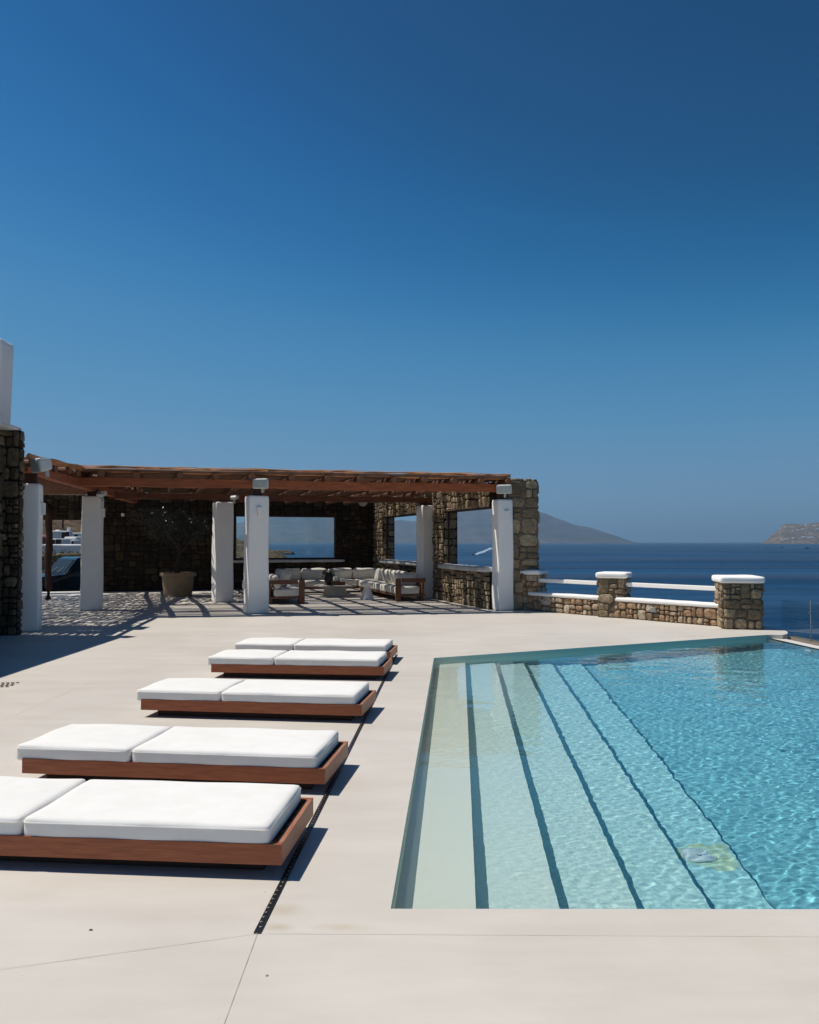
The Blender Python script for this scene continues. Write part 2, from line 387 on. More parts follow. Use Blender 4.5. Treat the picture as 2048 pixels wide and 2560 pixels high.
def sea_material():
    m = bpy.data.materials.new('sea_water'); m.use_nodes = True; n = m.node_tree; b = n.nodes['Principled BSDF']; L = n.links.new
    tc = n.nodes.new('ShaderNodeTexCoord')
    def noise(scale, sx, sy, detail=5):
        mp = n.nodes.new('ShaderNodeMapping'); mp.inputs['Scale'].default_value = (sx, sy, 1); mp.inputs['Rotation'].default_value = (0, 0, .12); L(tc.outputs['Object'], mp.inputs[0])
        z = n.nodes.new('ShaderNodeTexNoise'); z.inputs['Scale'].default_value = scale; z.inputs['Detail'].default_value = detail; L(mp.outputs[0], z.inputs['Vector']); return z.outputs['Fac']
    cr = n.nodes.new('ShaderNodeValToRGB'); cr.color_ramp.elements[0].position = .38; cr.color_ramp.elements[1].position = .62
    cr.color_ramp.elements[0].color = (.003, .030, .080, 1); cr.color_ramp.elements[1].color = (.006, .056, .132, 1)
    L(noise(.012, .25, 1.5), cr.inputs[0]); mr = n.nodes.new('ShaderNodeMapRange'); L(noise(.02, .12, 1.0, 6), mr.inputs[0]); mr.inputs[1].default_value = .35; mr.inputs[2].default_value = .65; mr.inputs[3].default_value = .22; mr.inputs[4].default_value = .42
    L(mr.outputs[0], b.inputs['Roughness'])
    b1 = n.nodes.new('ShaderNodeBump'); b1.inputs['Distance'].default_value = .5; b1.inputs['Strength'].default_value = 1; L(noise(.35, .6, 1.2, 6), b1.inputs['Height'])
    b2 = n.nodes.new('ShaderNodeBump'); b2.inputs['Distance'].default_value = 1.6; L(noise(.05, .3, 1.2, 4), b2.inputs['Height']); L(b1.outputs[0], b2.inputs['Normal'])
    n.nodes.remove(b)
    df = n.nodes.new('ShaderNodeBsdfDiffuse'); L(cr.outputs[0], df.inputs['Color']); L(b2.outputs[0], df.inputs['Normal'])
    gl = n.nodes.new('ShaderNodeBsdfGlossy'); L(mr.outputs[0], gl.inputs['Roughness']); L(b2.outputs[0], gl.inputs['Normal'])
    lw = n.nodes.new('ShaderNodeLayerWeight'); lw.inputs[0].default_value = .5; L(b2.outputs[0], lw.inputs['Normal'])
    pw = n.nodes.new('ShaderNodeMath'); pw.operation = 'POWER'; pw.inputs[1].default_value = 6; L(lw.outputs['Facing'], pw.inputs[0])
    ma = n.nodes.new('ShaderNodeMath'); ma.operation = 'MULTIPLY_ADD'; ma.inputs[1].default_value = .22; ma.inputs[2].default_value = .02; L(pw.outputs[0], ma.inputs[0])
    mx = n.nodes.new('ShaderNodeMixShader'); L(ma.outputs[0], mx.inputs[0]); L(df.outputs[0], mx.inputs[1]); L(gl.outputs[0], mx.inputs[2])
    L(mx.outputs[0], n.nodes['Material Output'].inputs[0])
    return m
M['sea'] = sea_material()
def hill_material(name, a, b_, c, scale, green=None, bumpd=1.0):
    m = mat(name, a, .95, var=b_, vscale=scale, bump=bumpd, bscale=scale * 2, spec=.05, detail=8, var2=c, v2scale=scale * 5)
    return m
M['hill'] = hill_material('dry_hillside', (.20, .135, .085), (.12, .085, .05), (.42, .40, .3), .08, bumpd=2)
M['rocky'] = hill_material('rocky_slope', (.21, .15, .095), (.10, .085, .05), (.35, .34, .26), .35, bumpd=.6)
M['island'] = hill_material('far_mountain', (.12, .10, .09), (.06, .06, .06), (.6, .6, .6), .0012, bumpd=60)
M['headland'] = hill_material('headland_rock', (.30, .20, .13), (.09, .085, .05), (.35, .36, .3), .012, bumpd=4)
M['asphalt'] = mat('asphalt', (.05, .05, .05), .9, var=(.07, .068, .065), vscale=2)
M['ledge'] = mat('ledge_stone', (.22, .17, .12), .9, var=(.12, .095, .07), vscale=9, bump=.02, bscale=20)

# ------------------------------------------------------------ setting: deck, pool, water, sea
PA, PB = G(977, 2272), G(1085, 1645)                   # left edge of the pool, near and far
PC = Vector((6.36, 15.02, 0)); PD = Vector((7.46, PA.y - .02, 0))   # far and near ends of the overflow edge
E_D = Vector((-.30, .954, 0)).normalized(); E_R = Vector((E_D.y, -E_D.x, 0))
CORNER = Vector((-1.30, 31.0, 0)); BW = Vector((-.947, -.32, 0)).normalized()   # inner corner, line of the back wall
RW0 = CORNER - E_D * 11.3                                # near end of the right wall's inner face

def sheet(name, outer, holes, z, m, kind='structure', parent=None):
    polys = [[Vector((p[0], p[1], 0)) for p in outer]] + [[Vector((p[0], p[1], 0)) for p in h] for h in holes]
    tris = tessellate_polygon(polys)
    vs = [(p.x, p.y, z) for q in polys for p in q]
    mb = MB(); fs = []
    for t in tris:
        a, b, c = [Vector(vs[i]) for i in t]
        fs.append(tuple(t) if (b - a).cross(c - a).z > 0 else tuple(t[::-1]))
    mb.add(vs, fs)
    o = mb.build(name, m, parent)
    if kind: o['kind'] = kind
    return o
# rounded corner of the pool's far right end
outer = [(-40, -8), (8.9, -8), (7.55, PD.y), (7.50, PD.y), PD, (6.42, 14.75), (6.55, 15.05), (6.72, 15.42), (6.95, 15.75), (7.05, 16.1), (6.6, 17.0), (3.5, 21.6),
         (1.4, 24.4 + .6), (-.7, 31.8), (-12.2, 27.9), (-13.0, 27.2), (-14.0, 26.6), (-40, 26.6)]
outer = [(-40, -8), (8.9, -8), (7.9, PD.y), (PD.x, PD.y), (PA.x, PA.y), (PB.x, PB.y), (PC.x, PC.y), (6.62, 14.98), (6.80, 15.18), (6.95, 15.5), (7.08, 16.1), (6.6, 17.0), (3.5, 21.6),
         (1.4, 25.0), (-.7, 31.8), (-12.2, 27.9), (-14.0, 26.6), (-40, 26.6)]
deck = sheet('pool_deck', outer, [], 0, M['deck'])
# thickness of the deck's edge where it stands over the slope
mb = MB()
for a, b in zip(outer[6:14], outer[7:15]):
    mb.add([(a[0], a[1], 0), (b[0], b[1], 0), (b[0], b[1], -.6), (a[0], a[1], -.6)], [(0, 1, 2, 3)])
mb.build('deck_edge', M['deck'])['kind'] = 'structure'
mb = MB(); mb.add([(-40, 26.6, 0), (-14, 26.6, 0), (-14, 26.6, -.9), (-40, 26.6, -.9)], [(0, 1, 2, 3)])
mb.build('deck_kerb', M['deck'])['kind'] = 'structure'
# hairline joints as thin sheets
def joint(p0, p1, wd, z=.004, m=None, name='deck_joint'):
    p0, p1 = Vector(p0), Vector(p1); t = (p1 - p0); n_ = Vector((-t.y, t.x, 0)).normalized() * wd / 2
    k = 12; vs = []
    for i in range(k + 1):
        p = p0 + t * i / k; j = R.uniform(.6, 1.2)
        vs += [(p.x - n_.x * j, p.y - n_.y * j, z), (p.x + n_.x * j, p.y + n_.y * j, z)]
    mb = MB().add(vs, [(2 * i, 2 * i + 2, 2 * i + 3, 2 * i + 1) for i in range(k)])
    o = mb.build(name, m or M['joint']); o['kind'] = 'structure'; return o
DR0, DR1 = G(643, 2335), G(992, 1637)
joint(DR0, G(560, 2560), .0028); joint(G(-60, 2433), DR0, .0026); joint(DR0, G(2120, 2343), .0022)
joint(G(-40, 1822), G(235, 1703), .003)
joint(DR1, DR1 + (DR1 - DR0).normalized() * .35 , .004)
joint(DR1, G(1075, 1632), .004)

# pool shell: side walls, six treads running beside the left wall, deep floor
e1 = (PB - PA).normalized(); e2 = Vector((e1.y, -e1.x, 0))
offs = [0, .40, .85, 1.31, 1.79, 2.26]; deps = [-.19, -.37, -.55, -.73, -.91, -1.06]
def isect(o_, d_, a, b):
    # line o+t*d with segment line a-b (2D)
    r = b - a; den = d_.x * r.y - d_.y * r.x
    t = ((a.x - o_.x) * r.y - (a.y - o_.y) * r.x) / den
    return o_ + d_ * t
mb = MB()
lines = []
for on_, of_ in ((0, 0), (.388, .446), (.81, .88), (1.237, 1.31), (1.66, 1.737), (2.05, 2.20)):   # the treads fan out a little
    s0, s1 = PA + e2 * on_, PB + e2 * of_; d_ = (s1 - s0).normalized()
    lines.append((isect(s0, d_, PA, PD), isect(s0, d_, PB, PC)))
ends = lines[1:] + [(PD, PC)]
for k, ((a0, b0), (a1, b1)) in enumerate(zip(lines, ends)):
    z = deps[k]
    mb.add([(a0.x, a0.y, z), (a1.x, a1.y, z), (b1.x, b1.y, z), (b0.x, b0.y, z)], [(0, 1, 2, 3)])
    # riser on the left of this tread
    zt = 0 if k == 0 else deps[k - 1]
    mb.add([(a0.x, a0.y, zt), (a0.x, a0.y, z), (b0.x, b0.y, z), (b0.x, b0.y, zt)], [(0, 1, 2, 3)])
    # near and far walls
    mb.add([(a0.x, a0.y, 0), (a1.x, a1.y, 0), (a1.x, a1.y, z), (a0.x, a0.y, z)], [(0, 1, 2, 3)])
    mb.add([(b0.x, b0.y, 0), (b0.x, b0.y, z), (b1.x, b1.y, z), (b1.x, b1.y, 0)], [(0, 1, 2, 3)])
WL = -.070
mb.add([(PD.x, PD.y, WL - .006), (PC.x, PC.y, WL - .006), (PC.x, PC.y, -1.06), (PD.x, PD.y, -1.06)], [(0, 1, 2, 3)])
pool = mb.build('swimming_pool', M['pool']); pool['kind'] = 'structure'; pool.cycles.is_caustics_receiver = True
# overflow coping on the sea side, flush with the water
ow = Vector((.33, .04, 0))
mb = MB(); pf = PC + Vector((.02, .12, 0)); a, b = PD - Vector((0, .4, 0)), pf
mb.add([(a.x, a.y, WL + .004), (a.x + ow.x, a.y, WL - .004), (b.x + ow.x - .05, b.y + .22, WL - .004), (b.x, b.y + .6, WL + .004), (a.x + ow.x, a.y, -.5), (b.x + ow.x - .05, b.y + .22, -.5)],
       [(0, 1, 2, 3), (1, 4, 5, 2)])
mb.build('pool_coping', M['coping'])['kind'] = 'structure'
# water: one closed body with a rippled top
nx, ny = 520, 860
uu, vv = np.meshgrid(np.linspace(-.003, 1.0, nx), np.linspace(-.004, 1.003, ny), indexing='ij')
QA, QB, QC, QD = [np.array(p.xy) for p in (PA, PB, PC, PD)]
P = (1 - uu)[..., None] * ((1 - vv)[..., None] * QA + vv[..., None] * QB) + uu[..., None] * ((1 - vv)[..., None] * QD + vv[..., None] * QC)
rng = np.random.RandomState(5); Z = np.zeros(uu.shape)
for k in range(46):
    wl = rng.uniform(.048, .12) if k < 34 else rng.uniform(.25, .8)
    a = rng.normal(-.9, .8); amp = (.00092 if k < 34 else .0010) * wl
    ph = rng.uniform(0, 6.28) + .6 * np.sin(P[..., 0] * rng.uniform(.5, 2) + P[..., 1] * rng.uniform(.5, 2))
    Z += amp * np.sin(2 * np.pi / wl * (P[..., 0] * math.cos(a) + P[..., 1] * math.sin(a)) + ph)
calm = .35 + .65 * np.clip((P[..., 0] - .4) / 3.0, 0, 1)
Z = Z * calm + WL
V = np.concatenate([P, Z[..., None]], -1).reshape(-1, 3)
I, J = np.meshgrid(np.arange(nx - 1), np.arange(ny - 1), indexing='ij')
FQ = np.stack([I * ny + J, (I + 1) * ny + J, (I + 1) * ny + J + 1, I * ny + J + 1], -1).reshape(-1, 4).tolist()
V = V.tolist(); base = len(V)
for (i, j) in ((0, 0), (nx - 1, 0), (nx - 1, ny - 1), (0, ny - 1)):
    q = V[i * ny + j]; V.append([q[0], q[1], -2.2])
FQ.append([base, base + 3, base + 2, base + 1])
FQ.append([base, base + 1] + [i * ny for i in range(nx - 1, -1, -1)])
FQ.append([base + 2, base + 3] + [i * ny + ny - 1 for i in range(nx)])
FQ.append([base + 3, base] + [j for j in range(ny)])
FQ.append([base + 1, base + 2] + [(nx - 1) * ny + j for j in range(ny - 1, -1, -1)])
me = bpy.data.meshes.new('water'); me.from_pydata(V, [], FQ); me.materials.append(M['water'])
sm = [True] * len(FQ); sm[-5:] = [False] * 5; me.polygons.foreach_set('use_smooth', sm)
water = bpy.data.objects.new('water', me); COL.objects.link(water); water['kind'] = 'structure'
water.cycles.is_caustics_caster = True

# sea, out to the horizon
mb = MB(); mb.add([(-60000, -3000, SEA), (60000, -3000, SEA), (60000, 62000, SEA), (-60000, 62000, SEA)], [(0, 1, 2, 3)])
mb.build('sea', M['sea'])['kind'] = 'structure'
# ledge under the glass fence and the slope below the terrace
l0 = PC + Vector((.40, .50, 0)); l1 = PD + Vector((.45, -.4, 0))
mb = MB(); mb.prism([(l1.x, l1.y), (l1.x + .35, l1.y), (l0.x + .42, l0.y + .25), (l0.x + .10, l0.y + .55), (l0.x - .1, l0.y + .3)], -1.5, -.10)
mb.build('stone_ledge', M['ledge'])['kind'] = 'structure'
def terrain(name, x0, x1, y0, y1, nx, ny, fn, m):
    mb = MB(); vs = []; fs = []
    for i in range(nx + 1):
        for j in range(ny + 1):
            x = x0 + (x1 - x0) * i / nx; y = y0 + (y1 - y0) * j / ny; vs.append((x, y, fn(x, y)))
    for i in range(nx):
        for j in range(ny):
            a = i * (ny + 1) + j; fs.append((a, a + ny + 1, a + ny + 2, a + 1))
    mb.add(vs, fs); o = mb.build(name, m, smooth=True); o['kind'] = 'structure'; return o
from mathutils import noise as mn
def fbm(x, y, s, o=4): return mn.fractal(Vector((x * s, y * s, 1.7)), 1.0, 2.0, o)
terrain('cliff_ground', -60, 12, -30, 38, 60, 60, lambda x, y: -1.6 + fbm(x, y, .3) * .2 - max(0, x - 5) * .9 - max(0, y - 30) * .8 - max(0, (y - 22) + (x + 2)*1.2) * .25, M['rocky'])
# car park beyond the opening
mb = MB(); mb.add([(-60, 26.55, -.80), (-9, 28.2, -.80), (-16, 60, -.80), (-70, 60, -.80)], [(0, 1, 2, 3)])
mb.build('parking_ground', M['asphalt'])['kind'] = 'structure'
# coast below the rear window: falls from the left into the sea
def coast(x, y):
    u = x / y * 2100 + 1024                        # bearing
    top = 1.65 - (u - 587) / 148 * 2.2 if u > 470 else 3.5
    if u > 700: top -= (u - 700) * .035
    if u < 440: top = 3.5 - 11.5 * min(1, (440 - u) / 120)
    d = abs(y - 112) / 50
    return max(SEA - 2, top + fbm(x, y, .09, 5) * 1.0 + .35 * fbm(x, y, .5, 3) - d * d * 4)
terrain('coast_slope', -95, 14, 62, 175, 150, 90, coast, M['rocky'])
def hills(x, y):
    e = math.exp(-((x + 255) / 78) ** 2 - ((y - 560) / 230) ** 2)
    return SEA - 9 + 62 * e + fbm(x, y, .012, 5) * 6 * min(1, e * 6)
terrain('hillside', -700, -40, 150, 900, 90, 80, hills, M['hill'])
# rock islet
p = at(711, 1379, 900)
mb = MB()
mb.soft((p.x, p.y, SEA), (22, 10, 7), 3, 5, puff=1.5, wob=1)
o = mb.build('rock_islet', M['rocky']); o['kind'] = 'structure'
# far mountains across the strait (two ranges, real size)
def range_mesh(name, prof, D, depth, m, seed, rough=18):
    """prof: (px, py) skyline; D: distance of the crest"""
    xs = [at(p[0], p[1], D) for p in prof]
    def crest(x):
        if x <= xs[0].x: return xs[0].z
        for a, b in zip(xs, xs[1:]):
            if x <= b.x: return a.z + (b.z - a.z) * (x - a.x) / (b.x - a.x)
        return xs[-1].z
    x0, x1 = xs[0].x, xs[-1].x; n_ = 170; k = 26; vs = []; fs = []
    for i in range(n_ + 1):
        x = x0 + (x1 - x0) * i / n_; c = crest(x) - SEA
        for j in range(k + 1):
            t = j / k                              # 0 shore nearest us, .6 crest, 1 far side
            y = D - depth * (1 - t / .6) if t < .6 else D + depth * (t - .6)
            h = math.sin(min(1, t / .6) * math.pi / 2) ** 1.15 if t < .6 else 1 - ((t - .6) / .4) ** 1.5
            rid = mn.fractal(Vector((x / D * 55 + seed, t * 3.2, seed)), .9, 2.1, 6)
            taper = min(1.0, c / (rough * 4))
            vs.append((x * (y / D), y, SEA - 1 + c * h + rid * rough * h * (.25 if .5 < t < .7 else 1.0) * taper))
    for i in range(n_):
        for j in range(k):
            a = i * (k + 1) + j; fs.append((a, a + k + 1, a + k + 2, a + 1))
    o = MB().add(vs, fs).build(name, m, smooth=True); o['kind'] = 'structure'; return o
range_mesh('far_mountains', [(300, 1330), (430, 1322), (520, 1318), (588, 1310), (620, 1304), (664, 1296), (700, 1291), (750, 1289), (800, 1287), (850, 1286), (910, 1290), (950, 1296), (985, 1302), (1005, 1300), (1030, 1303), (1060, 1300), (1095, 1284), (1130, 1268), (1190, 1256), (1250, 1255), (1300, 1264), (1345, 1279), (1375, 1288), (1400, 1299), (1435, 1312), (1467, 1315), (1500, 1327), (1527, 1337), (1560, 1348), (1592, 1356.2)], 11500, 2600, M['island'], 3.1, 32)
HP = [(1904, 1358.6), (1906, 1353), (1917, 1352), (1923, 1342), (1930, 1336), (1942, 1327), (1953, 1316), (1963, 1310), (1988, 1309), (2014, 1311.5), (2030, 1307.5), (2048, 1305), (2100, 1300), (2200, 1296), (2400, 1300), (2500, 1358)]
range_mesh('rocky_headland', HP, 7200, 700, M['headland'], 9.7, 9)

# ------------------------------------------------------------ stone work
def stones(mb, O, U, Vv, wd, ht, holes=(), size=.3, depth=.035, gap=.012, rnd=.25, seed=1, mi=0, aspect=1.35, proud=0.0):
    """rubble facing: every stone a chiselled block of its own outline, standing proud of the mortar"""
    rr = random.Random(seed)
    U = Vector(U).normalized(); Vv = Vector(Vv).normalized(); N = U.cross(Vv); O = Vector(O)
    rects = []
    def split(x0, y0, x1, y1):
        a, b = x1 - x0, y1 - y0
        lim = size * rr.choice((.55, .8, 1.0, 1.25, 1.6, 1.9)) * rr.uniform(.85, 1.15)
        if a <= lim * aspect and b <= lim * .95: rects.append((x0, y0, x1, y1)); return
        if a / aspect > b * .95:
            c = x0 + a * rr.uniform(.33, .67); split(x0, y0, c, y1); split(c, y0, x1, y1)
        else:
            c = y0 + b * rr.uniform(.33, .67); split(x0, y0, x1, c); split(x0, c, x1, y1)
    # cut the face into rectangles round the openings, so that stones end at their edges
    us = sorted(set([0, wd] + [q for h in holes for q in (h[0], h[2])])); vs_ = sorted(set([0, ht] + [q for h in holes for q in (h[1], h[3])]))
    us = [u for u in us if 0 <= u <= wd]; vs_ = [v for v in vs_ if 0 <= v <= ht]
    inside = lambda x, y: any(h[0] < x < h[2] and h[1] < y < h[3] for h in holes)
    for a, b in zip(us, us[1:]):
        run = None
        for c, d in zip(vs_, vs_[1:]):
            if inside((a + b) / 2, (c + d) / 2):
                if run: split(a, run[0], b, run[1]); run = None
            else: run = (run[0], d) if run else (c, d)
        if run: split(a, run[0], b, run[1])
    for (x0, y0, x1, y1) in rects:
        cx, cy = (x0 + x1) / 2, (y0 + y1) / 2; hx, hy = (x1 - x0) / 2 - gap / 2, (y1 - y0) / 2 - gap / 2
        if hx < .012 or hy < .012: continue
        n = 12; ex = rr.uniform(4.5, 11) * (1 - rnd) + 2.6 * rnd
        dp = depth * rr.uniform(.55, 1.25); sk = rr.uniform(-.1, .1); off = rr.uniform(0, .5)
        ring = []
        for k in range(n):
            th = 2 * math.pi * (k + off) / n; c, s_ = math.cos(th), math.sin(th)
            q = (abs(c) ** ex + abs(s_) ** ex) ** (-1 / ex) * rr.uniform(.90, 1.04)
            ring.append((max(-1, min(1, c * q + sk * s_ * q * .8)), max(-1, min(1, s_ * q))))
        vs = []; fs = []
        tx, ty = rr.uniform(-.25, .25), rr.uniform(-.25, .25)
        for (k_, d_) in ((1.0, -.012), (.985, dp * .55 + proud), (.86, dp * .95 + proud), (.5, dp * 1.08 + proud)):
            for (a, b) in ring:
                dd = d_ if d_ < 0 else d_ + (tx * a + ty * b) * dp * .8 + rr.uniform(-.06, .06) * depth
                vs.append(O + U * (cx + a * hx * k_) + Vv * (cy + b * hy * k_) + N * dd)
        vs.append(O + U * cx + Vv * cy + N * (dp * rr.uniform(.95, 1.2) + proud))
        for r_ in range(3):
            for k in range(n):
                k2 = (k + 1) % n; fs.append((r_ * n + k, r_ * n + k2, (r_ + 1) * n + k2, (r_ + 1) * n + k))
        for k in range(n): fs.append((3 * n + k, 3 * n + (k + 1) % n, 4 * n))
        mb.add(vs, fs, mi)

def wall_core(mb, O, U, T, wd, ht, th, holes=(), mi=1, inset=.0):
    """mortar body with real openings; O at the foot of the face, T into the wall"""
    O, U, T = Vector(O), Vector(U).normalized(), Vector(T).normalized(); Z = Vector((0, 0, 1))
    us = sorted(set([0, wd] + [q for h in holes for q in (h[0], h[2])])); vs_ = sorted(set([0, ht] + [q for h in holes for q in (h[1], h[3])]))
    us = [u for u in us if 0 <= u <= wd]; vs_ = [v for v in vs_ if 0 <= v <= ht]
    inside = lambda x, y: any(h[0] < x < h[2] and h[1] < y < h[3] for h in holes)
    for a, b in zip(us, us[1:]):
        run = None; runs = []
        for c, d in zip(vs_, vs_[1:]):
            if inside((a + b) / 2, (c + d) / 2):
                if run: runs.append(run); run = None
            else: run = (run[0], d) if run else (c, d)
        if run: runs.append(run)
        for (c, d) in runs:
            ps = [O + U * x + Z * y + T * t for t in (inset, th - inset) for (x, y) in ((a, c), (b, c), (b, d), (a, d))]
            mb.add(ps, [(0, 1, 2, 3), (7, 6, 5, 4), (0, 4, 5, 1), (1, 5, 6, 2), (2, 6, 7, 3), (3, 7, 4, 0)], mi)

UPZ = Vector((0, 0, 1))
# --- rear wall, in the shade behind the lounge: long window on the right, open passage on the left
BWN = Vector((BW.y, -BW.x, 0))                  # away from the room? fixed below
if BWN.y < 0: BWN = -BWN
def on_bw(px):                                   # distance along the back wall at that bearing
    k = (px - 1024) / F
    return (CORNER.x - k * CORNER.y) / (k * BW.y - BW.x)
wt0, wt1 = on_bw(842.6), on_bw(587)
do0, do1 = 9.75, 15.2
BWL = 18.0; WH = 3.20
holes_b = [(wt0, 1.03, wt1, 2.60), (do0, -1, do1, 2.38)]
rear = empty('stone_wall', CORNER, 0, 'dark rubble stone wall closing the back of the pergola, with the long picture window', 'wall')
mb = MB()
mirror = [(BWL - h[2], h[1], BWL - h[0], h[3]) for h in holes_b]
Ob = BW * BWL
stones(mb, Ob, -BW, UPZ, BWL, WH, mirror, size=.26, seed=3, depth=.03)
wall_core(mb, Ob, -BW, BWN, BWL, WH, .42, mirror)
for (t, s_) in ((wt0, -1),):                    # rough reveal on the right of the window, seen edge-on and sunlit
    stones(mb, BW * t + UPZ * 1.03 + BWN * .10, BWN, UPZ, .34, 1.57, size=.22, seed=11, depth=.03)
stones(mb, BW * wt1 + UPZ * 1.03 + BWN * .42, -BWN, UPZ, .32, 1.57, size=.22, seed=12, depth=.03)
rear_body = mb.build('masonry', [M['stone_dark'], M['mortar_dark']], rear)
# window: dark frame, pane, pale sill
wf = MB()
wz0, wz1 = 1.03, 2.60
ang = math.atan2(-BW.y, -BW.x)
def along(t, z, d=0): return BW * t + BWN * d + UPZ * z
wm = (wt0 + wt1) / 2; wl_ = wt1 - wt0
wf.box(along(wm, wz1 - .03, .06), (wl_, .07, .06), ang); wf.box(along(wm, wz0 + .03, .06), (wl_, .07, .06), ang)
wf.box(along(wt0 + .03, (wz0 + wz1) / 2, .06), (.06, .068, wz1 - wz0 - .125), ang); wf.box(along(wt1 - .03, (wz0 + wz1) / 2, .06), (.06, .068, wz1 - wz0 - .125), ang)
win = wf.build('window', M['timber_dark'], rear)
g_ = MB().box(along(wm, (wz0 + wz1) / 2, .06), (wl_ - .12, .012, wz1 - wz0 - .12), ang).build('pane', M['glass'], win)
MB().soft(along(wm + .02, wz0 - .055, -.03), (wl_ + .55, .3, .10), .03, 6, rz=ang).build('sill', M['plaster_old'], rear, smooth=True)

# --- right wall with two openings, and the thick pier at its near end
WR = 11.9
right = empty('stone_wall', CORNER, 0, 'long grey rubble wall on the right of the lounge with two window openings over the sea', 'wall')
TT = 11.3                                        # distance corner -> near end of inner face, u runs towards the camera
hr = [(TT - 10.05, 1.0, TT - 5.0, 2.52), (TT - 3.73, 1.0, TT - .4, 2.50)]
mb = MB()
stones(mb, (0, 0, 0), -E_D, UPZ, TT - .4, 3.1, [(h[0], h[1], min(h[2], TT + .05), h[3]) for h in hr], size=.2, seed=21, depth=.05, gap=.014)
wall_core(mb, (0, 0, 0), -E_D, E_R, TT - .4, 3.1, .41, hr)
for h, sd in ((hr[0], 5), (hr[1], 6)):           # far jambs, facing the camera
    stones(mb, -E_D * h[0] + UPZ * h[1], E_R, UPZ, .40, h[3] - h[1], size=.26, seed=sd, depth=.035)
masonry = mb.build('masonry', [M['stone_grey'], M['mortar_dark']], right)
for k, h in enumerate(hr):
    a, b = h[0] - .08, min(h[2], TT - .05)
    mid = -E_D * ((a + b) / 2)
    MB().soft(mid + UPZ * (h[1] - .03) + E_R * .02, (.36, b - a + .1, .13), .045, 8, rz=math.atan2(E_R.y, E_R.x), wob=.006).build('sill', M['plaster_old'], right, smooth=True)
    mb = MB(); mb.box(-E_D * ((h[0] + h[2]) / 2) + UPZ * (h[3] + .03) + E_R * .2, (.34, h[2] - h[0] + .2, .07), math.atan2(E_R.y, E_R.x)); mb.build('lintel', M['timber_dark'], right)
    mb = MB(); mb.box(-E_D * (h[0] + .035) + UPZ * ((h[1] + h[3]) / 2) + E_R * .13, (.05, .05, h[3] - h[1] - .14), math.atan2(E_R.y, E_R.x)); mb.build('window_post', M['timber_dark'], right)
# pier
pc = RW0 + E_R * 0.0
pier = empty('stone_pier', RW0, 0, 'tall grey stone pier beside the rightmost white column, at the end of the wall', 'pier')
mb = MB(); PW_, PD_, PH_ = .86, .75, 3.14
Fd = Vector((.985, .17, 0)).normalized(); Fi = Vector((-Fd.y, Fd.x, 0))
p0 = (E_R * -.05) - E_D * .05
p0 = Vector((.20, .15, 0))
stones(mb, p0, Fd, UPZ, PW_, PH_, size=.36, seed=31, depth=.045, gap=.016, rnd=.25, aspect=1.2)
stones(mb, p0 + Fd * PW_, Fi, UPZ, PD_, PH_, size=.34, seed=32, depth=.04, gap=.016, rnd=.25, aspect=1.2)
stones(mb, p0 + Fi * PD_, -Fi, UPZ, PD_, PH_, size=.34, seed=33, depth=.04, gap=.016, rnd=.25, aspect=1.2)
stones(mb, p0 + UPZ * PH_, Fd, Fi, PW_, PD_, size=.3, seed=34, depth=.05, rnd=.6)
wall_core(mb, p0, Fd, Fi, PW_, PH_, PD_)
mb.build('masonry', [M['stone_grey'], M['mortar']], pier)

# --- house on the left: stone body, stub wall, plaster cap, chimney
HX, HY, HZ = -7.24, 15.0, 3.64
house = empty('stone_house', (HX, HY, 0), 0, 'tall shaded stone house at the left edge with a white plaster chimney stack', 'house')
mb = MB()
mb.box((-2.5, -5.2, HZ / 2), (5.0, 10.3, HZ), mi=1)
mb.box((.145, .0, HZ / 2), (.285, .15, HZ), mi=1)
stones(mb, (-.3, -.08, 0), (1, 0, 0), UPZ, .59, HZ, size=.2, seed=41, depth=.05, gap=.016, rnd=.3, aspect=1.0)
stones(mb, (.288, -.08, 0), (0, 1, 0), UPZ, .155, HZ, size=.24, seed=42, depth=.04, gap=.016, rnd=.3, aspect=1.0)
stones(mb, (.002, -10.3, 0), (0, 1, 0), UPZ, 10.2, HZ, size=.4, seed=43, depth=.05, rnd=.3)
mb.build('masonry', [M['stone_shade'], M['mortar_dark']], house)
MB().soft((-2.4, -5.17, HZ + .035), (5.36, 10.4, .09), .04, 12, wob=.012).build('roof', M['plaster_old'], house, smooth=True)
ch = MB().soft((-1.88, 1.75, HZ + .90), (2.0, .62, 2.30), .09, 14, wob=.012)
for i, v in enumerate(ch.v):
    k = (v[2] - HZ) / 2.1; ch.v[i] = (v[0] + .06 * max(0, k) if v[0] > -1.8 else v[0], v[1], v[2])
ch.soft((-1.95, 1.40, HZ + 1.28), (1.6, .14, .2), .05, 8)
ch.build('chimney', M['plaster'], house, smooth=True)

# --- balustrade at the terrace edge: low stone wall, three piers with white caps, white rails
b0, b1 = G(1304, 1524), G(1796, 1566)
bd = (b1 - b0).normalized(); bn = Vector((bd.y, -bd.x, 0))
if bn.y > 0: bn = -bn                            # faces the camera
bin_ = -bn
bal = empty('balustrade', b0, 0, 'low stone parapet with white capped piers and white rails along the terrace edge', 'balustrade')
BL = (b1 - b0).length
def bp_(t, d, z): return bd * t + bin_ * d + UPZ * z
mb = MB()
stones(mb, (0, 0, 0), bd, UPZ, BL, .36, size=.175, seed=51, depth=.05, gap=.016, rnd=.6, aspect=1.15)
wall_core(mb, (0, 0, 0), bd, bin_, BL, .36, .34, inset=.0)
stones(mb, bp_(BL, .34, 0), -bd, UPZ, BL, .36, size=.3, seed=52, depth=.05, rnd=.8)
mb.build('base_wall', [M['stone_warm'], M['mortar']], bal)
rz_b = math.atan2(bd.y, bd.x)
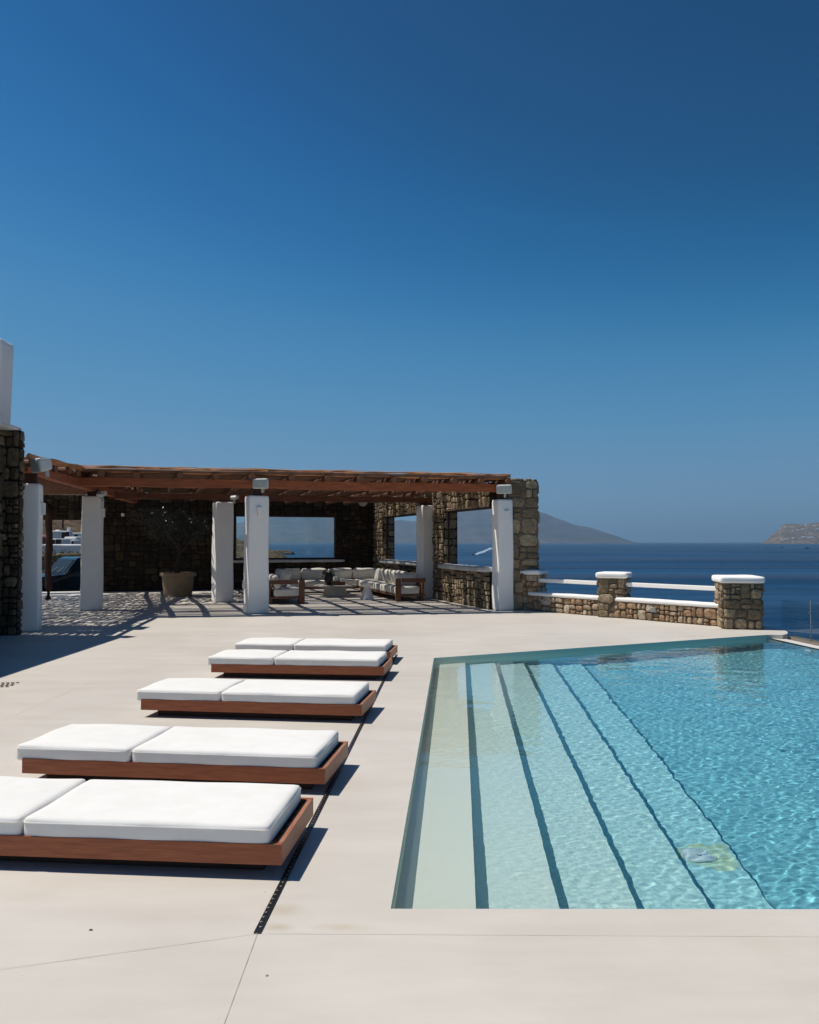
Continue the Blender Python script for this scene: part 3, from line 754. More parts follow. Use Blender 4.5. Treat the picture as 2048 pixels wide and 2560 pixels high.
def pier_at(center, wx, wy, h, rz, capz, seed, nm='pier'):
    mb = MB(); X = Vector((math.cos(rz), math.sin(rz), 0)); Y = Vector((-X.y, X.x, 0)); c = Vector(center)
    cs = [c - X * wx / 2 - Y * wy / 2, c + X * wx / 2 - Y * wy / 2, c + X * wx / 2 + Y * wy / 2, c - X * wx / 2 + Y * wy / 2]
    for i, (a, b) in enumerate(zip(cs, cs[1:] + cs[:1])):
        stones(mb, a, b - a, UPZ, (b - a).length, h, size=.22, seed=seed + i, depth=.04, gap=.014, rnd=.3, aspect=1.2)
    wall_core(mb, cs[0], X, Y, wx, h, wy)
    o = mb.build(nm, [M['stone_grey'] if seed > 65 else M['stone_warm'], M['mortar']], bal)
    cp = MB().soft(c + UPZ * (h + capz / 2), (wx + .13, wy + .13, capz), .045, 12, rz=rz, wob=.004, puff=.012)
    cp.build('cap', M['plaster'], o, smooth=True)
    return o
q1 = G(1333, 1523) - b0 + bin_ * .15
p1c = Vector((2.93, 20.45, 0)) - b0; p1c = bp_(.10, .22, 0)
pier_at(p1c, .58, .52, .86, rz_b + .35, .11, 61)
t2 = 2.65
# second pier: where its bearing crosses the wall line
def t_at(px, d=.1):
    k = (px - 1024) / F; o_ = b0 + bin_ * d
    return (k * o_.y - o_.x) / (bd.x - k * bd.y)
t2 = t_at(1533, .17)
pier_at(bp_(t2, .19, 0), .56, .56, .86, rz_b + .45, .12, 71)
c3 = Vector((5.96, 16.0, 0)); x3 = Vector((.975, -.17, 0)).normalized(); y3 = Vector((.17, .975, 0)).normalized()
c3c = c3 + x3 * .345 + y3 * .40 - b0
pier_at(c3c, .69, .80, .87, math.atan2(x3.y, x3.x), .125, 81)
for (ta, tb) in ((.36, t2 - .30), (t2 + .30, BL + .12)):
    k = MB().soft(bp_((ta + tb) / 2, .13, .402), (tb - ta + .22, .40, .085), .036, 12, rz=rz_b, wob=.004)
    k.build('coping', M['plaster'], bal, smooth=True)
    MB().box(bp_((ta + tb) / 2, .17, .725), (tb - ta + .2, .11, .088), rz=rz_b).build('rail', M['plaster'], bal, bevel=.012)
for px, lab in ((1361, 'small grey step light set in the low stone wall nearest the tall pier'), (1636, 'small grey step light set in the low stone wall between the middle and last piers')):
    t = t_at(px, 0)
    o = empty('step_light', b0 + bp_(t, -.075, .23), rz_b, lab, 'light', 'step lights in the parapet')
    mb = MB().box((0, 0, .045), (.13, .07, .015)).box((0, .03, -.01), (.11, .03, .07)); mb.build('housing', M['lampgrey'], o, bevel=.004)
    MB().box((0, -.0, .026), (.10, .05, .012)).build('lens', M['grille'], o)

# ------------------------------------------------------------ pergola
perg = empty('pergola', (-2.5, 22, 0), 0, 'long timber pergola roofed with branches on white plaster columns', 'pergola')
PO = Vector(perg.location)
def column(px0, px1, py, ztop, rz, wd=None, name='column'):
    c = G((px0 + px1) / 2, py); wpx = px1 - px0
    wd = wd or wpx / F * c.y
    wd /= math.cos(rz) * 1.0
    n_ = Vector((math.sin(-rz), math.cos(-rz), 0)); n_ = Vector((-math.sin(rz), math.cos(rz), 0))
    mb = MB(); hh = ztop
    mb.soft((0, 0, 0), (wd, wd, hh), .04, 14, rz=0)
    # plump foot and slight taper, uneven hand-laid plaster
    for i, v in enumerate(mb.v):
        z = v[2] / hh + .5; k = 1 - .05 * z + .03 * max(0, .12 - z) * 4
        wob = .006 * math.sin(z * 9 + px0) ; mb.v[i] = (v[0] * k + wob, v[1] * k, v[2] + hh / 2)
    o = mb.build(name, M['plaster'], perg, smooth=True)
    cen = c + n_ * wd / 2
    o.location = cen - PO; o.rotation_euler = (0, 0, rz)
    return cen, wd, o
zt = 2.72
cA, wA, colA = column(622, 671, 1535, zt, math.radians(24))
cR, wR, colR = column(1247, 1287, 1527, 2.68, math.radians(20))
c1, w1, col1 = column(38, 92, 1580, 2.735, math.radians(15))
c2, w2, col2 = column(200, 247, 1527, 2.76, math.radians(9))
c3_, w3, col3 = column(541, 582, 1506, 2.75, math.radians(27))
c4, w4, col4 = column(1059, 1086, 1497, 2.72, math.radians(28), .37)
for o in (colA, colR, col1, col2, col3, col4): pass
def beam(p, q, ww, hh, m='timber', name='beam', seg=16, jit=.012):
    """hewn beam with slightly wandering faces"""
    p, q = Vector(p), Vector(q); t = (q - p); L_ = t.length; t.normalize(); s_ = Vector((-t.y, t.x, 0)).normalized()
    rz = math.atan2(t.y, t.x); mb = MB(); vs = []; fs = []
    for i in range(seg + 1):
        x = L_ * i / seg; jx = [R.uniform(-jit, jit) for _ in range(4)]; slope = (q.z - p.z) * i / seg
        for k, (a, b) in enumerate(((-1, -1), (1, -1), (1, 1), (-1, 1))):
            vs.append((x, a * ww / 2 + jx[k] * .6, b * hh / 2 + jx[(k + 1) % 4] + slope))
    for i in range(seg):
        for k in range(4):
            k2 = (k + 1) % 4; fs.append((i * 4 + k, i * 4 + 4 + k, i * 4 + 4 + k2, i * 4 + k2))
    fs.append((0, 1, 2, 3)); m_ = seg * 4; fs.append((m_ + 3, m_ + 2, m_ + 1, m_))
    o = mb.add(vs, fs).build(name, M[m], perg); o.location = p - PO; o.rotation_euler = (0, 0, rz); return o
fd = (cR - cA); fd.z = 0; fd.normalize()                 # line of the front
fn = Vector((fd.y, -fd.x, 0))                            # towards the camera
FC = cA - fd * 4.0                                       # front left corner of the main roof
zb = lambda p: 3.00 - (p - FC).dot(fd) * .010            # beams follow the roof's slight fall
p_ = FC + fn * .05; q_ = cR + fd * .05 + fn * .05
beam((p_.x, p_.y, 3.01), (q_.x, q_.y, 2.955), .16, .19, name='front_beam')
id_ = (c4 - c3_); id_.z = 0; id_.normalize()
p_ = c3_ - id_ * 3.0; q_ = c4 + id_ * .95
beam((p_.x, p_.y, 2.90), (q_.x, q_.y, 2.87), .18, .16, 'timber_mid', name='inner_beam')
wl0, wl1 = Vector((c1.x, c1.y - .25, 0)), Vector((c2.x - .25, c2.y + 4.6, 0))
wd_ = (c2 - c1); wd_.z = 0; wd_.normalize()
p_ = c1 - wd_ * .45; q_ = c2 + wd_ * 5.2
beam((p_.x, p_.y, 3.02), (q_.x, q_.y, 2.92), .18, .18, name='side_beam')
for c, ang in ((cA, 24), (cR, 20), (c1, 15), (c2, 9), (c3_, 27), (c4, 28)):  # padstone block between column and beam
    h0 = 2.66; h1 = 2.93 if c in (cA, cR, c1, c2) else 2.83
    MB().box((0, 0, (h0 + h1) / 2), (.22, .20, h1 - h0), jit=.006).build('bearing_block', M['timber_dark'], perg).matrix_local = Matrix.Translation(Vector((c.x, c.y, 0)) - PO) @ Matrix.Rotation(math.radians(ang), 4, 'Z')
# rafters of the main roof: logs running to the back wall, ends proud of the front beam
def log(p, q, r, name='rafter', seed=0):
    rr = random.Random(seed); p, q = Vector(p), Vector(q); n_ = 14; pts = []; rs = []
    a1, a2 = rr.uniform(0, 6), rr.uniform(.02, .05)
    for i in range(n_ + 1):
        t = i / n_; x = p.lerp(q, t) + Vector((math.sin(t * 7 + a1) * a2, 0, math.sin(t * 9 + a1 * 2) * a2 * .25)); pts.append(x - p); rs.append(r * (1 - .12 * t) * rr.uniform(.96, 1.04))
    mb = MB().tube(pts, rs, 10); mb.m[-2] = 1
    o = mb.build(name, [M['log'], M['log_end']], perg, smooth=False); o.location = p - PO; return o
def front_t(px, extra=.22):
    k = (px - 1024) / F; o_ = FC + fn * extra
    return (k * o_.y - o_.x) / (fd.x - k * fd.y)
raft = []
def back_hit(p):
    # distance from p along E_D to the back wall line
    d = E_D; den = d.x * BW.y - d.y * BW.x; r = CORNER - p
    return (r.x * BW.y - r.y * BW.x) / den
for i, px in enumerate([196, 248, 343, 445, 537, 632, 734, 819, 898, 984, 1064, 1135, 1204, 1269]):
    ex_ = .36 + R.uniform(-.05, .05); s0 = FC + fn * ex_ + fd * front_t(px, ex_)
    L_ = back_hit(s0) - .05
    if px in (1204, 1269): L_ = min(L_, 9.8 if px == 1204 else 10.5)
    e0 = s0 + E_D * L_
    raft.append((s0, e0)); zf = 3.175 - (s0 - FC).dot(fd) * .008
    log((s0.x, s0.y, zf), (e0.x, e0.y, zf - .05), R.uniform(.066, .08), seed=i)
# rafters of the side wing, running left to right
for i in range(14):
    y = c1.y - .55 + i * .80
    x = c1.x + (c2.x - c1.x) / (c2.y - c1.y) * (y - c1.y)
    dz_ = -.12 * max(0, min(1, 1 - (y - 14.6) / 3.8))
    log((x + .22 + R.uniform(-.04, .06), y, 3.175 + dz_), (x - 6.2, y + .5, 3.16 + dz_), .072, seed=60 + i)
# branches laid side by side along the front bay and over the lounge
def bpath(p, q, rr, n_, wob, z, sl=0):
    p, q = Vector(p), Vector(q); d = q - p; s_ = Vector((-d.y, d.x, 0)).normalized(); a = rr.uniform(0, 9); b = rr.uniform(.7, 1.6)
    return [p.lerp(q, i / n_) + s_ * (math.sin(i * b * .8 + a) * wob + rr.uniform(-.3, .3) * wob) + UPZ * (z + math.sin(i * .9 + a * 2) * wob * .5 + sl * i / n_) for i in range(n_ + 1)]
def wdrop(y): return -.12 * max(0, min(1, 1 - (y - 14.6) / 3.8))
rr = random.Random(99)
mb = MB(); dep = 12.4; k = 0; v = -.10
Lf = (cR - FC).dot(fd) + .04
while v < dep:
    r_ = rr.uniform(.026, .044); 
    base_ = FC + fn * .18 + E_D * v
    # inner part of the roof only covers the lounge, the rest is reed
    x0 = -.25 if v < 4.0 else 3.0
    # left boundary follows the side beam, right one the stone wall
    Lx = Lf + .02
    L1 = Lx - max(0, v - .8) * .02
    x = x0 + rr.uniform(-.1, .1)
    while x < L1 - .3:
        e = min(L1 + rr.uniform(-.05, .06), x + rr.uniform(3.2, 6.5))
        if L1 - e < .8: e = L1 + rr.uniform(-.05, .06)
        p = base_ + fd * x; q = base_ + fd * e
        if v < .25: r2 = rr.uniform(.032, .045)
        else: r2 = r_
        zz = 3.275 - (x) * .008; zz2 = 3.275 - e * .008
        pts = bpath(p, q, rr, max(4, int((e - x) / .38)), .010, zz, zz2 - zz)
        mb.tube(pts, [r2 * rr.uniform(.8, 1.1) for _ in pts], 6, ph=rr.uniform(0, 1))
        x = e - rr.uniform(0, .12)
    v += (r_ * 2 * rr.uniform(.86, 1.0) if rr.random() < .66 else r_ * 2 + rr.uniform(.075, .155)) if v > .25 else .06
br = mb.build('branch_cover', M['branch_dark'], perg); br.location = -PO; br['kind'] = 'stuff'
# front edge: long light sapling rails laid on the log ends
for j, (off, zo, r_) in enumerate(((.20, 3.262, .030), (.235, 3.305, .026), (.20, 3.345, .022), (.245, 3.366, .010))):
    mb = MB(); x = -.3
    while x < Lf - .1:
        e = min(Lf + .1, x + rr.uniform(1.7, 3.2))
        if Lf - e < .7: e = Lf + .1
        p = FC + fn * off + fd * x; q = FC + fn * off + fd * e
        pts = bpath(p, q, rr, 9, .026, zo - x * .008, -(e - x) * .008)
        mb.tube(pts, [r_ * rr.uniform(.7, 1.3) for _ in pts], 7)
        x = e - .03
    mb.build('edge_sapling', M['branch_sunlit'] if j == 3 else M['branch'], perg).location = -PO  # thin pale top rail added to paint the sunlit line
# reed thatch: loose sticks over the side wing and the left rear bay
mb = MB(); rr = random.Random(5)
def in_wing(x, y):
    xb = c1.x + (c2.x - c1.x) / (c2.y - c1.y) * (y - c1.y)
    return x < xb + .12
def in_left(x, y):
    p = Vector((x, y, 0)) - FC
    v_ = p.dot(E_D) / 1.0; u_ = p.dot(fd)
    q = Vector((x, y, 0)) - CORNER
    if q.dot(BWN) > 0: return False
    return v_ > 3.9 and u_ < 3.1 and not in_wing(x, y)
x = -13.2
while x < -3.6:
    y = c1.y - .8 + rr.uniform(0, .3); lim = 28.6
    while y < lim:
        L_ = rr.uniform(.35, 1.5); xa, xb_ = x + rr.uniform(-.012, .012), x + rr.uniform(-.035, .035)
        ym = y + L_ / 2
        if (in_wing(x, y + L_) or in_left(x, ym)) and Vector((x, y + L_, 0)).length > 0 and (Vector((x, y + L_, 0)) - CORNER).dot(BWN) < 0:
            z = 3.262 + rr.uniform(0, .02) + (wdrop(y) if in_wing(x, y) else 0); r_ = rr.uniform(.021, .034)
            mb.tube([(xa, y, z), ((xa + xb_) / 2 + rr.uniform(-.02, .02), ym, z + rr.uniform(0, .012)), (xb_, y + L_, z)], [r_, r_ * 1.05, r_ * .9], 5, caps=False)
        y += L_ + (rr.uniform(.0, .22) if rr.random() < .7 else 0)
    x += rr.uniform(.062, .084)
for _ in range(700):
    x = rr.uniform(-13, -3.8); y = rr.uniform(c1.y - .5, 28)
    if not (in_wing(x + .3, y) or in_left(x, y)): continue
    a = math.radians(rr.uniform(20, 160)); L_ = rr.uniform(.3, .8); dx, dy = math.cos(a) * L_ / 2, math.sin(a) * L_ / 2
    z = 3.31 + wdrop(y)
    mb.tube([(x - dx, y - dy, z), (x, y, z + .01), (x + dx, y + dy, z)], rr.uniform(.01, .02), 4, caps=False)
o = mb.build('reed_cover', M['reed'], perg); o.location = -PO; o['kind'] = 'stuff'
# edge of the wing: overlapping planks and the corner where both roofs meet
for j in range(3):
    y0_ = c1.y - .75; pts = []
    for i in range(12):
        y = y0_ + i * .36; xb = c1.x + (c2.x - c1.x) / (c2.y - c1.y) * (y - c1.y)
        pts.append(Vector((xb + .16 + j * .02, y, 3.25 + j * .03 + .012 * math.sin(i * 1.3 + j) + wdrop(y))))
    MB().tube(pts, .026, 6).build('edge_sapling', M['branch'], perg).location = -PO
# rough post in the passage
pp = G(120, 1499)
pts = [pp + Vector((.02 * math.sin(i * 1.7), 0, i * .36)) for i in range(9)]
MB().tube([p - pp for p in pts], [.098 + .01 * math.sin(i * 2.1) for i in range(9)], 9).build('post', M['timber_dark'], perg).location = pp - PO

# ------------------------------------------------------------ fittings on the pergola
def wall_light(cen, wd, rz, z, lab, dx=0.0):
    o = empty('wall_light', Vector((cen.x, cen.y, z)) + Matrix.Rotation(rz, 3, 'Z') @ Vector((dx, -wd / 2 * .97 - .035, 0)), rz, lab, 'light', 'box lights on the columns')
    MB().box((0, 0, 0), (.10, .09, .20)).build('housing', M['plaster'], o, bevel=.006)
    MB().box((0, 0, .101), (.075, .065, .006)).build('lens', M['grille'], o)
    MB().box((0, 0, -.101), (.075, .065, .006)).build('lens', M['grille'], o)
wall_light(cA, wA, math.radians(24), 2.35, 'white box light high on the front of the middle column')
wall_light(cR, wR, math.radians(20), 2.30, 'white box light high on the front of the rightmost column', .0)
def side_light(cen, wd, rz, z, lab):
    o = empty('wall_light', Vector((cen.x, cen.y, z)) + Matrix.Rotation(rz, 3, 'Z') @ Vector((wd / 2 * .97 + .03, -wd * .2, 0)), rz + math.pi / 2, lab, 'light', 'box lights on the columns')
    MB().box((0, 0, 0), (.13, .09, .22)).build('housing', M['plaster'], o, bevel=.006)
    MB().box((0, 0, .111), (.09, .06, .006)).build('lens', M['grille'], o)
side_light(c1, w1, math.radians(15), 2.27, 'white box light on the right side of the leftmost column, by the stone house')
side_light(c2, w2, math.radians(9), 2.36, 'white box light on the right side of the wide shaded column')
def speaker(px, py, Y, wd, hh, dp, rz, tilt, lab, bracket=True):
    p = at(px, py, Y)
    o = empty('outdoor_speaker', p, rz, lab, 'speaker', 'weatherproof speakers under the roof edge')
    o.rotation_euler = (tilt, 0, rz)
    mb = MB(); mb.soft((0, dp / 2, 0), (wd, dp, hh), .035, 8)
    for i, v in enumerate(mb.v):
        k = 1 - .30 * max(0, min(1, v[1] / dp)); mb.v[i] = (v[0] * k, v[1], v[2] * k)
    mb.build('cabinet', M['speaker'], o, smooth=True)
    MB().soft((0, -.004, 0), (wd - .045, .02, hh - .045), .012, 6).build('grille', M['grille'], o, smooth=True)
    MB().box((0, -.016, -.01), (.045, .004, .012)).build('badge', M['speaker'], o)
    MB().box((0, dp * .75, -hh / 2 - .03), (.05, .06, .12)).build('bracket', M['lampgrey'], o)
    return o
speaker(650, 1209, cA.y - .42, .39, .245, .22, math.radians(-12), math.radians(4), 'white loudspeaker above the middle column, facing the pool')
speaker(1260, 1223, cR.y - .42, .39, .23, .22, math.radians(-16), math.radians(4), 'white loudspeaker above the rightmost column')
speaker(88, 1164, c1.y - .75, .34, .27, .26, math.radians(-38), math.radians(10), 'white loudspeaker above the leftmost column beside the stone house')
speaker(258, 1232, c2.y - .1, .26, .12, .16, math.radians(160), math.radians(-30), 'pale loudspeaker seen from behind over the wide shaded column')
speaker(588, 1241, c3_.y - .1, .24, .12, .16, math.radians(170), math.radians(-25), 'pale loudspeaker seen from behind over the shaded column left of the long window')
for px, py, nm in ((905, 1254, 'd'),):
    t = on_bw(px); p = CORNER + BW * t - BWN * .09; k = at(px, py, p.y)
    o = empty('disc_lamp', (p.x, p.y, k.z), math.atan2(-BW.y, -BW.x), 'round pale disc lamp on the dark wall above the sofa corner', 'lamp')
    mb = MB().lathe([(.05, 0), (.16, .0), (.175, .02), (.175, .045), (.15, .06), (.02, .065)]); 
    mb.v = [(v[0], -v[2], v[1]) for v in mb.v]
    mb.build('lamp_disc', M['pot'] if False else M['cement'], o, smooth=False)
t = on_bw(307); p = CORNER + BW * t - BWN * .16; k = at(307, 1287, p.y)
o = empty('globe_lamp', (p.x, p.y, k.z), 0, 'small pale globe lamp on the dark wall left of the potted tree', 'lamp')
mb = MB().lathe([(.001, -.06)] + [(.06 * math.cos(a), .06 * math.sin(a)) for a in [math.radians(x) for x in range(-75, 90, 15)]] + [(.001, .06)], n=16)
mb.build('globe', M['candle'], o, smooth=True)
MB().tube([(0, .16, 0), (0, .05, 0)], .02, 8).build('mount', M['steel'], o)
o = empty('power_outlet', Vector((cA.x - wA / 2 * 1.05, cA.y - .02, .66)) + Vector((-.02, 0, 0)), math.radians(14), 'small white outlet box low on the left side of the middle column', 'outlet')
MB().box((0, 0, 0), (.06, .11, .20)).build('cover', M['plaster'], o, bevel=.01)
MB().box((-.033, 0, -.02), (.012, .07, .09)).build('flap', M['speaker'], o)

# ------------------------------------------------------------ daybeds by the pool
def make_daybed():
    L_, W_ = 2.12, .76                          # origin: near right corner on the ground; length runs to -x, width to +y
    o = empty('daybed', (0, 0, 0))
    z0, z1, th = .068, .170, .032
    for (c, s_, m) in (((-L_ / 2, th / 2, 0), (L_, th, z1 - z0), 'teak'), ((-L_ / 2, W_ - th / 2, 0), (L_, th, z1 - z0), 'teak'),
                       ((-th / 2, W_ / 2, 0), (th, W_ - 2 * th - .001, z1 - z0), 'teak_end'), ((-L_ + th / 2, W_ / 2, 0), (th, W_ - 2 * th - .001, z1 - z0), 'teak_end')):
        MB().box((c[0], c[1], (z0 + z1) / 2), s_).build('side_board', M[m], o, bevel=.003)
    mb = MB()
    for i in range(7): mb.box((-L_ / 2, .075 + i * (W_ - .15) / 6, .135), (L_ - 2 * th - .004, .078, .018))
    mb.build('slat_deck', M['teak'], o)
    MB().box((-L_ / 2 + .0, W_ / 2, .034), (L_ - .24, W_ - .22, .067)).build('plinth', M['timber_dark'], o)
    zc = .147
    a = MB().soft((-.06 - .64, W_ / 2 - .012, zc + .055), (1.275, W_ - .035, .110), .026, 22, puff=.007, wob=.0032, rz=R.uniform(-.004, .004))
    a.build('seat_cushion', M['canvas'], o, smooth=True)
    b = MB().soft((-.06 - 1.285 - .415, W_ / 2 - .012, zc + .055), (.825, W_ - .035, .110), .026, 20, puff=.009, wob=.0038, rz=R.uniform(-.009, .009))
    b.build('head_cushion', M['canvas'], o, smooth=True)
    for (xc, ln) in ((-.70, 1.275), (-1.76, .825)):
        pts = []; hx, hy = ln / 2 - .0005, (W_ - .035) / 2 + .0005
        cx_, cy_ = xc, W_ / 2 - .012; r_ = .03
        for (sx, sy, a0) in ((1, 1, 0), (-1, 1, 90), (-1, -1, 180), (1, -1, 270)):
            for k in range(5):
                th_ = math.radians(a0 + k * 22.5); pts.append((cx_ + sx * (hx - r_) + r_ * math.cos(th_), cy_ + sy * (hy - r_) + r_ * math.sin(th_), zc + .088))
        pts.append(pts[0]); MB().tube(pts, .0042, 5, caps=False).build('piping', M['canvas'], [c for c in bpy.data.objects if c.parent == o and 'cushion' in c.name][0 if ln > 1 else 1])
    return o
bed0 = make_daybed()
bed_labels = ['low teak daybed with white cushions, nearest to the camera and cut by the left edge',
              'low teak daybed with white cushions, second nearest the camera, just inside the left edge',
              'low teak daybed with white cushions standing alone, third of the five',
              'low teak daybed with white cushions in the far pair, the nearer of the two',
              'low teak daybed with white cushions, farthest from the camera, mostly hidden by its neighbour']
for i, (px, py) in enumerate(((704.3, 2111.6), (813.3, 1922), (905, 1762), (960, 1667), (976.5, 1630))):
    p = G(px, py, .17); o = bed0 if i == 0 else make_daybed()
    o.location = (p.x, p.y, 0); o.rotation_euler = (0, 0, math.radians((-5.2, -7.2, -7.6, -6.4, -6.4)[i]))
    tag(o, bed_labels[i], 'daybed', 'teak daybeds beside the pool')

# ------------------------------------------------------------ slot drain
dv = (DR1 - DR0); DL = dv.length; da = math.atan2(dv.y, dv.x)
dr = empty('drain_channel', DR0, da, 'long narrow black slot drain running past the ends of the daybeds', 'drain')
MB().box((DL / 2, 0, .003), (DL, .030, .006)).build('channel', M['blackmetal'], dr)
mb = MB(); x = .05
while x < DL - .03:
    mb.lathe([(.007, .0062), (.007, .0085), (.004, .0095)], (x, .004 * (1 if int(x * 40) % 2 else -1), 0), 6)
    x += .047
o = mb.build('rivet_row', M['holes'], dr); o['kind'] = 'stuff'
g0 = G(8, 1712)
o = empty('deck_marks', g0, .1, 'rows of small dark marks on the pale deck at the left edge', 'drain')
for i in range(4):
    for j in range(5): MB().box((-.12 + j * .055 + (i % 2) * .02, -.16 + i * .09, .005), (.034, .03, .004), rz=.5).build('slot', M['dark_brown'], o)  # small dark brown dashes laid flat on the deck
# water stains and dry leaf on the coping strip
def blot(px, py, rx, ry, m, z, seed, nm='water_stain'):
    rr_ = random.Random(seed); c = G(px, py); n_ = 26
    vs = [(c.x, c.y, z)]; ph = rr_.uniform(0, 6)
    for k in range(n_):
        th = 2 * math.pi * k / n_; q = 1 + .18 * math.sin(3 * th + ph) + .12 * math.sin(5 * th + ph * 2) + rr_.uniform(-.05, .05)
        vs.append((c.x + rx * q * math.cos(th), c.y + ry * q * math.sin(th), z))
    o = MB().add(vs, [(0, k + 1, (k + 1) % n_ + 1) for k in range(n_)]).build(nm, m); o['kind'] = 'structure'
for k, (px, py, lab) in enumerate(((227, 2326, 'tiny brown dry leaf lying on the deck in the lower left'), (667, 2440, 'tiny grey pebble lying on the deck near the bottom middle'))):
    c = G(px, py); mb = MB().lathe([(.001, 0), (.006, .0005), (.0065, .0025), (.004, .005), (.001, .0055)], n=9)
    mb.v = [(v[0] * (1.3 if k == 0 else 1), v[1] * .8, v[2]) for v in mb.v]
    o = mb.build('dry_leaf' if k == 0 else 'pebble', M['log'] if k == 0 else M['lampgrey'], smooth=True); o.location = c; tag(o, lab, 'leaf' if k == 0 else 'pebble')

# ------------------------------------------------------------ pool fittings
def under(px, py, z):                            # point on a submerged surface seen at that pixel (refracted ray)
    a = G(px, py, WL); d = ray(px, py).normalized(); n_ = Vector((0, 0, 1)); r_ = 1 / 1.33; c = -d.dot(n_)
    t = d * r_ + n_ * (r_ * c - math.sqrt(1 - r_ * r_ * (1 - c * c))); return a + t * ((z - WL) / t.z)
c = under(1745, 2140, -.91)
o = empty('pool_inlet', (c.x, c.y, -.905), 0, 'pale round inlet fitting under water on a pool step near the right', 'pool fitting')
MB().lathe([(.095, 0), (.10, .012), (.085, .022), (.02, .026)], n=24).build('inlet_cover', M['inlet'], o)
MB().lathe([(.02, .034), (.02, .042), (.008, .044)], n=12).build('nozzle', M['inlet'], o)
n_ = 48; pc_ = Vector((c.x, c.y, 0)) + e2 * .115; vs = [(pc_.x, pc_.y, -.9065)]
tr0, tr1 = lines[4], lines[5]
for k in range(n_):
    th = 2 * math.pi * k / n_; q = 1 + .10 * math.sin(3 * th) + .07 * math.sin(7 * th + 1) + R.uniform(-.06, .06)
    v_ = pc_ + Vector((.24 * q * math.cos(th), .20 * q * math.sin(th), 0))
    for (l0_, l1_), sg in ((tr0, 1), (tr1, -1)):          # keep on its own tread
        dd = (l1_ - l0_).normalized(); nn = Vector((dd.y, -dd.x, 0)) * sg; k_d = (v_ - l0_).dot(nn)
        if k_d < .012: v_ += nn * (.012 - k_d)
    vs.append((v_.x, v_.y, -.9065))
o = MB().add(vs, [(0, k + 1, (k + 1) % n_ + 1) for k in range(n_)]).build('greenish_patch', M['patch']); o['kind'] = 'structure'  # flat greenish patch just above the tread
# round lamp set in the sea side wall of the pool
w_ = under(1978, 1627, -.40); yy = w_.y
xw = PD.x + (PC.x - PD.x) * (yy - PD.y) / (PC.y - PD.y)
o = empty('pool_lamp', (xw - .01, yy, -.40), 0, 'round white underwater lamp in the far right pool wall', 'lamp')
mb = MB().lathe([(.13, 0), (.13, .03), (.10, .045), (.02, .05)], n=24); mb.v = [(-v[2], v[0], v[1]) for v in mb.v]
mb.build('lens', M['plaster'], o)

# ------------------------------------------------------------ glass fence beyond the overflow edge
f0 = Vector((l0.x + .22, l0.y + .30, -.10)); f1 = Vector((l1.x + .2, l1.y, -.10))
fv = (f1 - f0); fv.z = 0; fl = fv.length; fu = fv.normalized(); fa = math.atan2(fu.y, fu.x)
k_ = (2023.5 - 1024) / F; tp = (k_ * f0.y - f0.x) / (fu.x - k_ * fu.y)
fence = empty('glass_fence', f0, fa, 'frameless clear glass fence on the ledge beyond the pool', 'fence')
MB().box((tp / 2 - .012, 0, .35), (tp - .03, .014, .66)).build('pane', M['fenceglass'], fence)
pos = tp
while pos < fl:
    e = min(fl, pos + 1.5)
    MB().box(((pos + e) / 2 + .004, 0, .35), (e - pos - .03, .014, .66)).build('pane', M['fenceglass'], fence)
    po_ = MB().tube([(pos, 0, 0), (pos, 0, .72)], .009, 8).build('post', M['steel'], fence)
    MB().box((pos, 0, .50), (.045, .05, .045)).build('clamp', M['steel'], po_)
    pos = e

